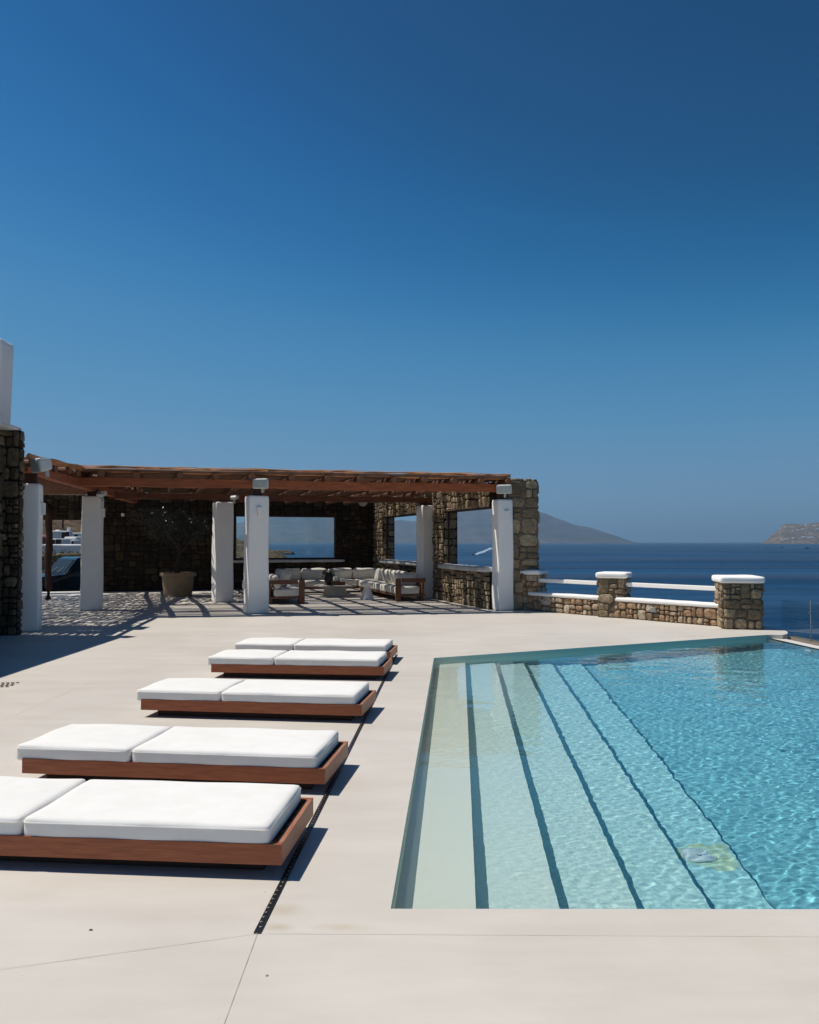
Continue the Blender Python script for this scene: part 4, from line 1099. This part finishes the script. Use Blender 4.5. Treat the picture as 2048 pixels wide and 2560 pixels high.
# ------------------------------------------------------------ lounge: U of teak framed sofas
SO = Vector((-.357, 23.35, 0)); SRZ = math.atan2(E_R.y, E_R.x)
def S(a, b, z=0): return SO + E_R * a + E_D * b + UPZ * z
def sofa(name, lab, a0, b0, wa, wb, back, arm=None, ncush=3, outer=True):
    """a0,b0: near left corner in lounge axes; wa wide (across), wb deep (away). back: 'R','L' or 'B'."""
    o = empty(name, S(a0 + wa / 2, b0), SRZ, lab, 'sofa', 'sectional sofas of the lounge')
    def P(a, b, z): return (a - wa / 2, b, z)
    mb = MB(); z = .17
    mb.box(P(wa / 2, wb / 2, z), (wa, wb, .055)); mb.build('frame', M['sofa_wood'], o, bevel=.004)
    for (x, y) in ((.08, .12), (wa - .08, .12), (.08, wb - .1), (wa - .08, wb - .1)):
        MB().box(P(x, y, .071), (.09, .09, .142)).build('leg', M['sofa_wood'], o)
    n_ = ncush
    sa = dict(R=(0, wa - .16), L=(.16, wa), B=(0, wa))[back]; sb = (0, wb) if back != 'B' else (0, wb - .16)
    for i in range(n_):
        if back == 'B': c = (sa[0] + (sa[1] - sa[0]) * (i + .5) / n_, (sb[0] + sb[1]) / 2); s_ = ((sa[1] - sa[0]) / n_ - .012, sb[1] - sb[0])
        else: c = ((sa[0] + sa[1]) / 2, wb * (i + .5) / n_); s_ = (sa[1] - sa[0], wb / n_ - .012)
        MB().soft(P(c[0], c[1], .30), (s_[0], s_[1], .205), .04, 10, puff=.014, wob=.003).build('seat_cushion', M['linen'], o, smooth=True)
    # back rail
    if back == 'B': MB().box(P(wa / 2, wb - .05, .40), (wa, .06, .40)).build('backrest', M['sofa_wood'], o)
    elif back == 'R': MB().box(P(wa - .05, wb / 2, .40), (.06, wb - .1, .40)).build('backrest', M['sofa_wood'], o)
    else: MB().box(P(.05, wb / 2, .40), (.06, wb - .1, .40)).build('backrest', M['sofa_wood'], o)
    for i in range(n_):
        tl = R.uniform(-.03, .03)
        if back == 'B':
            M3 = Matrix.Rotation(math.radians(14), 4, 'X') @ Matrix.Rotation(tl, 4, 'Z')
            MB().soft(P(sa[0] + (sa[1] - sa[0]) * (i + .5) / n_, wb - .22, .585), ((sa[1] - sa[0]) / n_ - .02, .19, .40), .09, 10, M=M3, wob=.012).build('back_cushion', M['linen'], o, smooth=True)
        else:
            sg = 1 if back == 'R' else -1
            M3 = Matrix.Rotation(math.radians(14 * -sg) * -1, 4, 'Y') @ Matrix.Rotation(tl, 4, 'Z')
            x = wa - .22 if back == 'R' else .22
            if not (back == 'R' and i == 0): 
                MB().soft(P(x, wb * (i + .5) / n_, .585), (.19, wb / n_ - .03, .40), .09, 10, M=M3, wob=.012).build('back_cushion', M['linen'], o, smooth=True)
    if arm:                                    # open wooden arm at the near end: post at the front, rail on top
        px_ = wa - .04 if back == 'L' else .04
        a_ = MB(); a_.box(P(px_, -.02, .32), (.145, .07, .64)); a_.box(P(wa / 2 + (-.07 if back == 'L' else .07), -.02, .585), (wa - .16, .068, .11))
        a_.build('armrest', M['sofa_wood'], o, bevel=.003)
    return o
sofa('sofa', 'right hand cream sofa of the lounge with a dark timber arm and striped sunlight', 0, 0, .84, 4.35, 'R', True, 4)
sofa('sofa', 'cream sofa along the rear wall under the long window', -2.62, 4.40, 3.46, .95, 'B', False, 4)
sofa('sofa', 'left hand cream sofa of the lounge, partly hidden behind the middle white column', -3.56, -.05, .94, 5.3, 'L', True, 4)
def pillow(a, b, z, s_, rz, lean, lab, axis='Y', grp='loose pillows on the sofas'):
    p = S(a, b, z); M4 = Matrix.Rotation(SRZ + rz, 4, 'Z') @ Matrix.Rotation(lean, 4, axis)
    mb = MB(); n_ = 12; vs = []; fs = []
    for sgn in (1, -1):
        for i in range(n_ + 1):
            for j in range(n_ + 1):
                x, y = i / n_ * 2 - 1, j / n_ * 2 - 1
                pin = 1 - .06 * (1 - abs(x)) * (abs(y) > .99) - .06 * (1 - abs(y)) * (abs(x) > .99)
                t = .5 * s_[2] * ((1 - x ** 4) * (1 - y ** 4)) ** .55 * (1 + .12 * math.sin(5 * x + a * 7) * math.sin(4 * y))
                kx = 1 - .07 * (1 - x * x) * abs(y) ** 3 * 0 ; vs.append((sgn * t, x * s_[0] / 2 * (1 - .08 * (1 - y * y)), y * s_[1] / 2 * (1 - .08 * (1 - x * x))))
    q = (n_ + 1) ** 2
    for s2 in range(2):
        for i in range(n_):
            for j in range(n_):
                a_ = s2 * q + i * (n_ + 1) + j; f = (a_, a_ + n_ + 1, a_ + n_ + 2, a_ + 1); fs.append(f if s2 == 0 else f[::-1])
    mb.add(vs, fs); bm_o = mb.build('pillow', M['linen'], smooth=True)
    bm_o.matrix_world = Matrix.Translation(p) @ M4
    return tag(bm_o, lab, 'pillow', grp)
pillow(.42, 2.35, .60, (.52, .48, .17), .35, math.radians(-16), 'plump cream pillow on the right sofa, left of the other two, striped by light')
pillow(.44, 1.55, .60, (.52, .48, .17), .45, math.radians(-18), 'plump cream pillow in the middle of the three on the right sofa')
pillow(.48, .62, .58, (.64, .40, .20), 1.35, math.radians(-12), 'wide cream pillow leaning behind the dark timber arm of the right sofa')
pillow(-3.02, .75, .62, (.50, .48, .18), -.75, math.radians(22), 'cream pillow resting on the left sofa behind its timber arm')

# low round table and what stands on it
tc_ = G(838, 1490); 
tb = empty('coffee_table', tc_, 0, 'low round cement coffee table on a drum base in front of the sofas', 'table')
MB().lathe([(.36, 0), (.375, .02), (.33, .25), (.33, .262)], n=40).build('base', M['cement'], tb, smooth=True, angle=.6)
MB().lathe([(.33, .262), (.60, .285), (.655, .31), (.66, .325), (.65, .335), (.02, .337)], n=48).build('tabletop', M['cement'], tb, smooth=True, angle=.6)
st = empty('side_table', G(917.5, 1499), 0, 'small white hourglass side table beside the round coffee table', 'table')
MB().lathe([(.20, 0), (.205, .012), (.125, .25), (.085, .34), (.09, .36), (.17, .40), (.195, .455), (.20, .475), (.19, .48), (.17, .468), (.02, .466)], n=36).build('pedestal', M['plaster'], st, smooth=True, angle=.7)
tx = tc_
def lantern(dx, dy, r_, h_, box, lab):
    o = empty('candle_lantern', tx + Vector((dx, dy, .338)), 0, lab, 'lantern', 'glass candle lanterns on the low table')
    MB().box((0, 0, box / 2), (r_ * 2.1, r_ * 2.1, box)).build('wooden_base', M['sofa_wood'], o, bevel=.003)
    mb = MB(); prof = [(r_ * .92, box), (r_, box + .01), (r_, h_ - .02), (r_ * .97, h_)]
    n_ = 20; vs = []; fs = []
    for (a, z) in prof:
        for k in range(n_): vs.append((a * math.cos(2 * math.pi * k / n_), a * math.sin(2 * math.pi * k / n_), z))
    for i in range(3):
        for k in range(n_): fs.append((i * n_ + k, i * n_ + (k + 1) % n_, (i + 1) * n_ + (k + 1) % n_, (i + 1) * n_ + k))
    mb.add(vs, fs).build('glass_shade', M['glass'], o, smooth=True)
    MB().lathe([(r_ * .6, box), (r_ * .6, box + h_ * .28), (r_ * .55, box + h_ * .29), (.004, box + h_ * .285)], n=18).build('candle', M['candle'], o)
lantern(.02, -.12, .115, .42, .13, 'larger glass candle lantern on the low round table')
lantern(.23, -.10, .085, .34, .11, 'smaller glass candle lantern at the right on the low round table')
vz = empty('plant_vase', tx + Vector((-.19, .05, .338)), 0, 'dark tall vase with trailing leaves on the low round table', 'vase')
MB().lathe([(.09, 0), (.13, .06), (.15, .18), (.12, .3), (.09, .36), (.1, .38), (.08, .375)], n=24).build('vase', M['darkglaze'], vz, smooth=True)
def leaves(mb, centers, n, size, rr_, flat=.5, asp=.4):
    for _ in range(n):
        c, rad = rr_.choice(centers)
        while True:
            q = Vector([rr_.uniform(-1, 1) for _ in range(3)])
            if .25 < q.length < 1: break
        q.normalize(); q *= rr_.uniform(.35, 1) ** .6
        p = Vector((c[0] + q.x * rad[0], c[1] + q.y * rad[1], c[2] + q.z * rad[2]))
        d = Vector([rr_.gauss(0, 1) for _ in range(3)]); d.z *= flat; d.normalize()
        e = d.cross(Vector([rr_.gauss(0, 1) for _ in range(3)])); e.normalize()
        l_ = size * rr_.uniform(.6, 1.3)
        mb.add([p - d * l_, p + e * l_ * asp, p + d * l_, p - e * l_ * asp], [(0, 1, 2, 3)])
mb = MB(); rr = random.Random(8)
leaves(mb, [((-.02, 0, .40), (.17, .14, .10)), ((-.14, -.02, .30), (.09, .08, .16)), ((.12, 0, .32), (.07, .08, .12))], 340, .03, rr)
mb.build('foliage', M['plant'], vz)
# potted tree
pt = G(435, 1492); pt = Vector((pt.x, pt.y + .42, 0))
po = empty('plant_pot', pt, 0, 'large tan clay pot holding the small tree under the pergola', 'pot')
MB().lathe([(.40, 0), (.42, .02), (.475, .60), (.54, .615), (.545, .70), (.53, .715), (.47, .71), (.46, .66), (.02, .65)], n=44).build('pot_body', M['pot'], po, smooth=True, angle=.6)
MB().lathe([(.455, .662), (.30, .685), (.02, .70)], n=24).build('soil', M['soil'], po)
tr = empty('olive_tree', pt + Vector((0, 0, .69)), 0, 'small dense dark tree growing in the large clay pot', 'tree')
mb = MB(); rr = random.Random(12)
mb.tube([(-.03, 0, 0), (-.02, .02, .25), (.04, 0, .55), (.02, .03, .85)], [.085, .065, .055, .05], 9)
tips = []
for k in range(13):
    a = k * 2.4; h = .55 + .03 * k; out = rr.uniform(.5, 1.15); up = rr.uniform(.5, 1.25)
    p0_ = Vector((.03, .01, h)); p3 = p0_ + Vector((math.cos(a) * out, math.sin(a) * out * .8, up))
    pm = p0_.lerp(p3, .5) + Vector((rr.uniform(-.08, .08), rr.uniform(-.08, .08), .1))
    mb.tube([p0_, p0_.lerp(pm, .5), pm, p3], [.035, .028, .02, .008], 6); tips += [pm, p3, pm.lerp(p3, .5)]
mb.build('trunk', M['bark'], tr)
mb = MB(); cs = [((t.x * 1.1, t.y, min(t.z, 1.75)), (.36, .34, .28)) for t in tips]
leaves(mb, cs, 12000, .032, rr, .7, .30)
mb.build('crown', M['olive'], tr)

# ------------------------------------------------------------ beyond the passage: car, hedge, pole, village
car = empty('parked_car', (0, 0, -.80), 0, 'dark off-road car parked beyond the passage at the left', 'car')
cpos = at(186, 1475, 33.5); car.location = (cpos.x, 33.5, -.80); car.rotation_euler = (0, 0, math.radians(226))
# local: +x forward, y across
prof = [(2.15, .45), (2.2, .62), (2.16, 1.0), (2.05, 1.10), (.95, 1.20), (.78, 1.22), (.30, 1.80), (.1, 1.86), (-1.9, 1.88), (-2.05, 1.80), (-2.15, 1.15), (-2.18, .5), (-2.0, .38), (2.0, .36)]
def extr(poly, ys, name, m, par, bevel=0, tum=None):
    mb = MB(); n_ = len(poly); vs = []
    for y in ys:
        for (x, z) in poly:
            k = 1.0
            if tum and z > tum[0]: k = 1 - tum[1] * (z - tum[0])
            vs.append((x, y * k, z))
    fs = [tuple(range(n_)), tuple(range(2 * n_ - 1, n_ - 1, -1))] + [((i + 1) % n_, i, n_ + i, n_ + (i + 1) % n_) for i in range(n_)]
    return mb.add(vs, fs).build(name, m, par, bevel=bevel, seg=2)
body = extr(prof, (-.90, .90), 'body', M['carpaint'], car, .05, (1.15, .16))
def quad_on(p, name, m, par):
    return MB().add(p, [(0, 1, 2, 3), (3, 2, 1, 0)]).build(name, m, par)
ws = MB(); 
dW = Vector((.58, 0, .5)).normalized() * .012; nrm = Vector((.76, 0, .65)) * .012
ws.add([Vector(p) + nrm for p in ((.745, -.74, 1.27), (.745, .74, 1.27), (.355, .70, 1.755), (.355, -.70, 1.755))] + [Vector(p) - nrm for p in ((.745, -.74, 1.27), (.745, .74, 1.27), (.355, .70, 1.755), (.355, -.70, 1.755))],
       [(0, 1, 2, 3), (7, 6, 5, 4), (0, 4, 5, 1), (1, 5, 6, 2), (2, 6, 7, 3), (3, 7, 4, 0)])
wso = ws.build('windscreen', M['carglass'], car)
for y in (-.35, .22):
    MB().tube([(.78, y, 1.275), (.64, y + .24, 1.47)], .010, 5).build('wiper', M['lampgrey'], wso)
for sy in (-1, 1):
    for (xa, xb) in ((.52, -.25), (-.32, -1.05), (-1.12, -1.8)):
        y0_, y1_ = sy * .905, sy * .822
        MB().add([(xa, y0_, 1.28), (xb, y0_, 1.28), (xb, y1_ + sy * .0, 1.74), (min(xa, .25), y1_, 1.74), (xa, y0_ - sy * .03, 1.28), (xb, y0_ - sy * .03, 1.28), (xb, y1_ - sy * .03, 1.74), (min(xa, .25), y1_ - sy * .03, 1.74)],
                 [(0, 1, 2, 3), (7, 6, 5, 4), (0, 4, 5, 1), (1, 5, 6, 2), (2, 6, 7, 3), (3, 7, 4, 0)]).build('side_window', M['carglass'], car)
    MB().soft((.72, sy * 1.02, 1.30), (.10, .18, .16), .04, 5).build('mirror', M['carpaint'], car, smooth=True)
    mb = MB().lathe([(.10, 0), (.10, .03), (.07, .045), (.01, .05)], n=16); mb.v = [(2.17 + v[2], sy * .62 + v[0], .84 + v[1]) for v in mb.v]
    mb.build('headlight', M['grille'], car)
    for x in (1.35, -1.35):
        mb = MB().lathe([(.20, -.11), (.36, -.12), (.385, -.08), (.385, .08), (.36, .12), (.20, .11)], n=26); mb.v = [(x + v[0], sy * .80 + v[2], .385 + v[1]) for v in mb.v]
        wh = mb.build('wheel', M['tyre'], car, smooth=False)
        mb = MB().lathe([(.21, -.10), (.21, .125), (.08, .10), (.05, .13), (.01, .13)], n=20); mb.v = [(x + v[0], sy * (.80 + v[2]), .385 + v[1]) for v in mb.v]
        mb.build('rim', M['chrome'], wh)
MB().box((2.22, 0, .52), (.16, 1.7, .20)).build('bumper', M['blackmetal'], car, bevel=.03)
mb = MB()
for i in range(7): mb.box((2.185, -.36 + i * .12, .85), (.05, .04, .24))
mb.build('radiator_grille', M['lampgrey'], car)
hz_ = Vector((-18.5, 40, 0))
hd = empty('hedge', (-17.5, 38.5, -.8), 0, 'dark green clipped hedge behind the parked car', 'hedge')
mb = MB(); rr = random.Random(4)
cs = [((-4 + i * .55, rr.uniform(-.3, .3), min(1.95, 1.55 + .1 * (8.5 - i)) + rr.uniform(-.08, .1)), (.6, .6, .75)) for i in range(18)]
leaves(mb, cs, 9000, .05, rr, .8, .5)
mb.build('foliage', M['hedge'], hd)
mb = MB()
for i in range(18): mb.tube([(-4 + i * .55, 0, 0), (-4 + i * .55 + rr.uniform(-.1, .1), 0, .9)], .04, 5)
mb.build('stem', M['bark'], hd)
mb = MB(); mb.soft((-2.2, 0, .7), (7.5, .55, 1.15), .2, 8); 
# utility pole on the hillside
p = at(157, 1322, 190)
up = empty('utility_pole', (p.x, 190, p.z), 0, 'thin dark utility pole in front of the brown hillside', 'pole')
MB().tube([(0, 0, 0), (0, 0, 7)], [.22, .16], 8).build('pole_shaft', M['timber_dark'], up)
MB().box((0, 0, 6.4), (1.6, .14, .14)).build('crossarm', M['timber_dark'], up)
# whitewashed houses beyond the car park
gb = MB(); g0_, g1_ = at(30, 1384, 150), at(330, 1384, 150)
terr = terrain('village_slope', -105, -34, 60, 235, 40, 50, lambda x, y: (at(150, 1384, y).z - .3) + (y - 60) * .006 + fbm(x, y, .08) * .3 - max(0, (x / y * 2100 + 1024 - 330)) * .03, M['rocky'])
def house_w(px0, px1, py0, py1, Y, dep, lab, rz=.25, wins=(), extra=None, side=.0, nm='white_house'):
    a, b = at(px0, py1, Y), at(px1, py1, Y); t = at(px0, py0, Y)
    wd_ = b.x - a.x; h_ = t.z - a.z
    o = empty(nm, ((a.x + b.x) / 2, Y, a.z), rz, lab, 'house', 'whitewashed houses on the slope')
    MB().soft((0, dep / 2, h_ / 2 - 1), (wd_, dep, h_ + 2), min(.35, h_ * .12), 10, wob=.03).build('wall', M['housewhite'], o, smooth=True)
    for (u, v, ww, hh_) in wins:
        MB().box(((u - .5) * wd_, -.01, v * h_), (ww, .16, hh_)).build('window', M['timber_dark'], o)
    if extra: extra(o, wd_, dep, h_)
    return o
def dome(o, w_, d, h): 
    MB().lathe([(w_ * .16, 0), (w_ * .15, w_ * .05), (w_ * .10, w_ * .09), (.01, w_ * .1)], (-w_ * .25, d * .5, h - .1), 20).build('roof_dome', M['housewhite'], o, smooth=True)
    mb = MB(); mb.box((w_ * .42, d * .3, h + .35), (.9, .9, 1.0)); mb.build('chimney', M['housewhite'], o, bevel=.1)
def chim(o, w_, d, h): MB().box((w_ * .2, d * .4, h + .5), (1.0, .9, 1.5)).build('chimney', M['housewhite'], o, bevel=.1)
house_w(130, 172, 1327, 1350, 205, 9, 'white block house with two small roof domes, highest of the village', .3, ((.72, .5, 1.3, 1.4), (.9, .55, .6, 1.6)), dome)
house_w(168, 212, 1332, 1349, 222, 8, 'long low white house with a chimney at the right of the domed one', .1, ((.5, .5, .8, .9),), chim)
house_w(154, 197, 1342, 1362, 175, 7, 'white house with a blue grey shaded side, below the domed one', -.45, ((.3, .35, .9, 1.3),), None)
house_w(118, 158, 1347, 1362, 165, 6, 'small white house with brown window openings, lower left of the village', .05, ((.35, .4, .8, 1.2), (.7, .4, 1.0, 1.3)), None)
house_w(176, 186, 1350, 1362, 150, 2.5, 'little white arched annex standing before the shaded house', .0, ((.6, .35, .35, .6),), None)
house_w(96, 113, 1341, 1349, 190, 6, 'white roofed house glimpsed left of the rough post', .1, (), None)
house_w(70, 260, 1361, 1392, 120, 1.2, 'long plain white wall with rounded top running behind the hedge', .06, (), None, nm='garden_wall')['category'] = 'wall'
# red earth bank
p = at(103, 1362, 140)
o = MB().soft((p.x - 1, 140, p.z - .5), (4.5, 3, 4.2), 1.2, 8, wob=.2).build('earth_bank', M['earthred'], smooth=True); o['kind'] = 'structure'

# houses on the headland, boats, wakes
rr = random.Random(31)
spots = [(1955, 1320, 9), (1967, 1317, 7), (1999, 1314, 8), (2018, 1313, 9), (2038, 1314, 6), (2045, 1322, 6), (1984, 1327, 5), (1996, 1325.5, 8), (2004, 1324, 6), (2010, 1323, 5), (2030, 1334, 6),
         (1957, 1349, 7), (1962, 1347.5, 5), (1971, 1347, 7), (1986, 1345, 6), (2003, 1344, 6), (2010, 1342.5, 7), (2016, 1342, 5), (2025, 1344, 8), (2030, 1342, 7), (2034, 1345, 6)]
pos_words = ['leftmost on the upper terrace', 'second on the upper terrace', 'third on the skyline', 'broad one on the skyline', 'fifth along the skyline', 'at the upper right edge', 'leftmost of the middle row', 'longest of the middle row', 'third of the middle row', 'last of the middle row',
             'alone between the middle and lower rows', 'leftmost of the shore row', 'second of the shore row', 'third of the shore row', 'fourth of the shore row', 'fifth of the shore row', 'sixth of the shore row', 'seventh of the shore row', 'low one at the end of the shore row', 'tall one in the shore cluster', 'last of the shore cluster']
from mathutils.bvhtree import BVHTree
hm = bpy.data.objects['rocky_headland'].data
bvh = BVHTree.FromPolygons([v.co for v in hm.vertices], [tuple(f.vertices) for f in hm.polygons])
for (px, py, wpx), wrd in zip(spots, pos_words):
    hit = None; pyy = py
    while hit is None and pyy < 1362:
        hit = bvh.ray_cast(Vector((0, 0, EYE)), ray(px, pyy).normalized())[0]; pyy += .5
    Y = hit.y - 6 if hit else 6650
    p = at(px, pyy - .5, Y); w_ = wpx * Y / F; h_ = rr.uniform(2.0, 3.2) * Y / F
    o = empty('villa', p, rr.uniform(-.5, .5), 'tiny white villa on the rocky headland, ' + wrd, 'house', 'white villas on the headland')
    w_ *= 1.25; h_ *= 1.15
    mb = MB().box((0, 0, 0), (w_ * .55, 14, h_)).box((w_ * .3, -4, -h_ * .2), (w_ * .5, 12, h_ * .7)).box((-w_ * .34, 3, -h_ * .15), (w_ * .4, 10, h_ * .6))
    mb.build('wall', M['housewhite'], o)
    mb = MB()
    for q in range(3): mb.box((-w_ * .18 + q * w_ * .17, -7.02, -h_ * .08), (w_ * .07, .3, h_ * .35))
    mb.build('window', M['window_dark'], o)
def boat(px, py, ln, rz, lab):
    p = G(px, py, SEA); o = empty('motor_boat', p, rz, lab, 'boat', 'motor boats on the sea')
    L_ = ln; hull = []
    for t, wv in ((-1, .75), (-.5, 1), (.2, .95), (.7, .5), (1, .02)): hull.append((t * L_ / 2, wv * L_ * .16))
    poly = [(x, y) for x, y in hull] + [(x, -y) for x, y in hull[::-1]]
    mb = MB(); n_ = len(poly); vs = [(x * .9, y * .6, -.3) for x, y in poly] + [(x, y, L_ * .12 + .03 * max(0, x)) for x, y in poly]
    mb.add(vs, [tuple(range(n_))[::-1], tuple(range(n_, 2 * n_))] + [(i, (i + 1) % n_, n_ + (i + 1) % n_, n_ + i) for i in range(n_)])
    mb.build('hull', M['hull'], o)
    MB().box((-.05 * L_, 0, L_ * .17), (L_ * .3, L_ * .2, L_ * .12), taper=.8).build('cabin', M['hull'], o)
    return o
boat(1955, 1369.3, 8.5, math.pi, 'small dark motor boat left of the white wake on the open sea')
boat(2017, 1371.5, 11, math.pi, 'dark motor boat right of the white wake on the open sea')
def wake(p, q, w0, w1, nm='boat_wake'):
    d = (q - p); n_ = Vector((-d.y, d.x, 0)).normalized(); vs = []; k = 14
    for i in range(k + 1):
        t = i / k; c = p + d * t; ww = (w0 + (w1 - w0) * t) * R.uniform(.45, .85)
        vs += [(c.x - n_.x * ww, c.y - n_.y * ww, SEA + .06), (c.x + n_.x * ww, c.y + n_.y * ww, SEA + .06)]
    o = MB().add(vs, [(2 * i, 2 * i + 2, 2 * i + 3, 2 * i + 1) for i in range(k)]).build(nm, M['foam']); o['kind'] = 'structure'
wake(G(1959, 1369.7, SEA), G(2010, 1369.9, SEA), 4, 14)
wake(G(1188, 1387, SEA), G(1232, 1369.5, SEA), 3.5, 11)
boat(1184, 1388, 6, math.radians(230), 'small boat drawing a pale diagonal wake seen through the right window opening')

# ------------------------------------------------------------ air
hb = MB().box((0, 27000, (SEA - 2 + 600) / 2), (118000, 66000, 600 - SEA + 2)).build('haze', None or M['dark_brown'])
hb['kind'] = 'stuff'; hb['label'] = 'thin blue sea haze'
m = bpy.data.materials.new('haze_air'); m.use_nodes = True; n = m.node_tree; n.nodes.remove(n.nodes['Principled BSDF'])
pv = n.nodes.new('ShaderNodeVolumePrincipled'); pv.inputs['Density'].default_value = 7.0e-5
pv.inputs['Color'].default_value = (.44, .72, 1.0, 1); pv.inputs['Anisotropy'].default_value = .3
n.links.new(pv.outputs[0], n.nodes['Material Output'].inputs['Volume'])
hb.data.materials.clear(); hb.data.materials.append(m)

for o in bpy.data.objects:                       # everything under water takes the refracted sun
    q = o
    while q.parent: q = q.parent
    if q.name.startswith(('pool_inlet', 'pool_lamp', 'greenish_patch', 'swimming_pool')): o.cycles.is_caustics_receiver = True
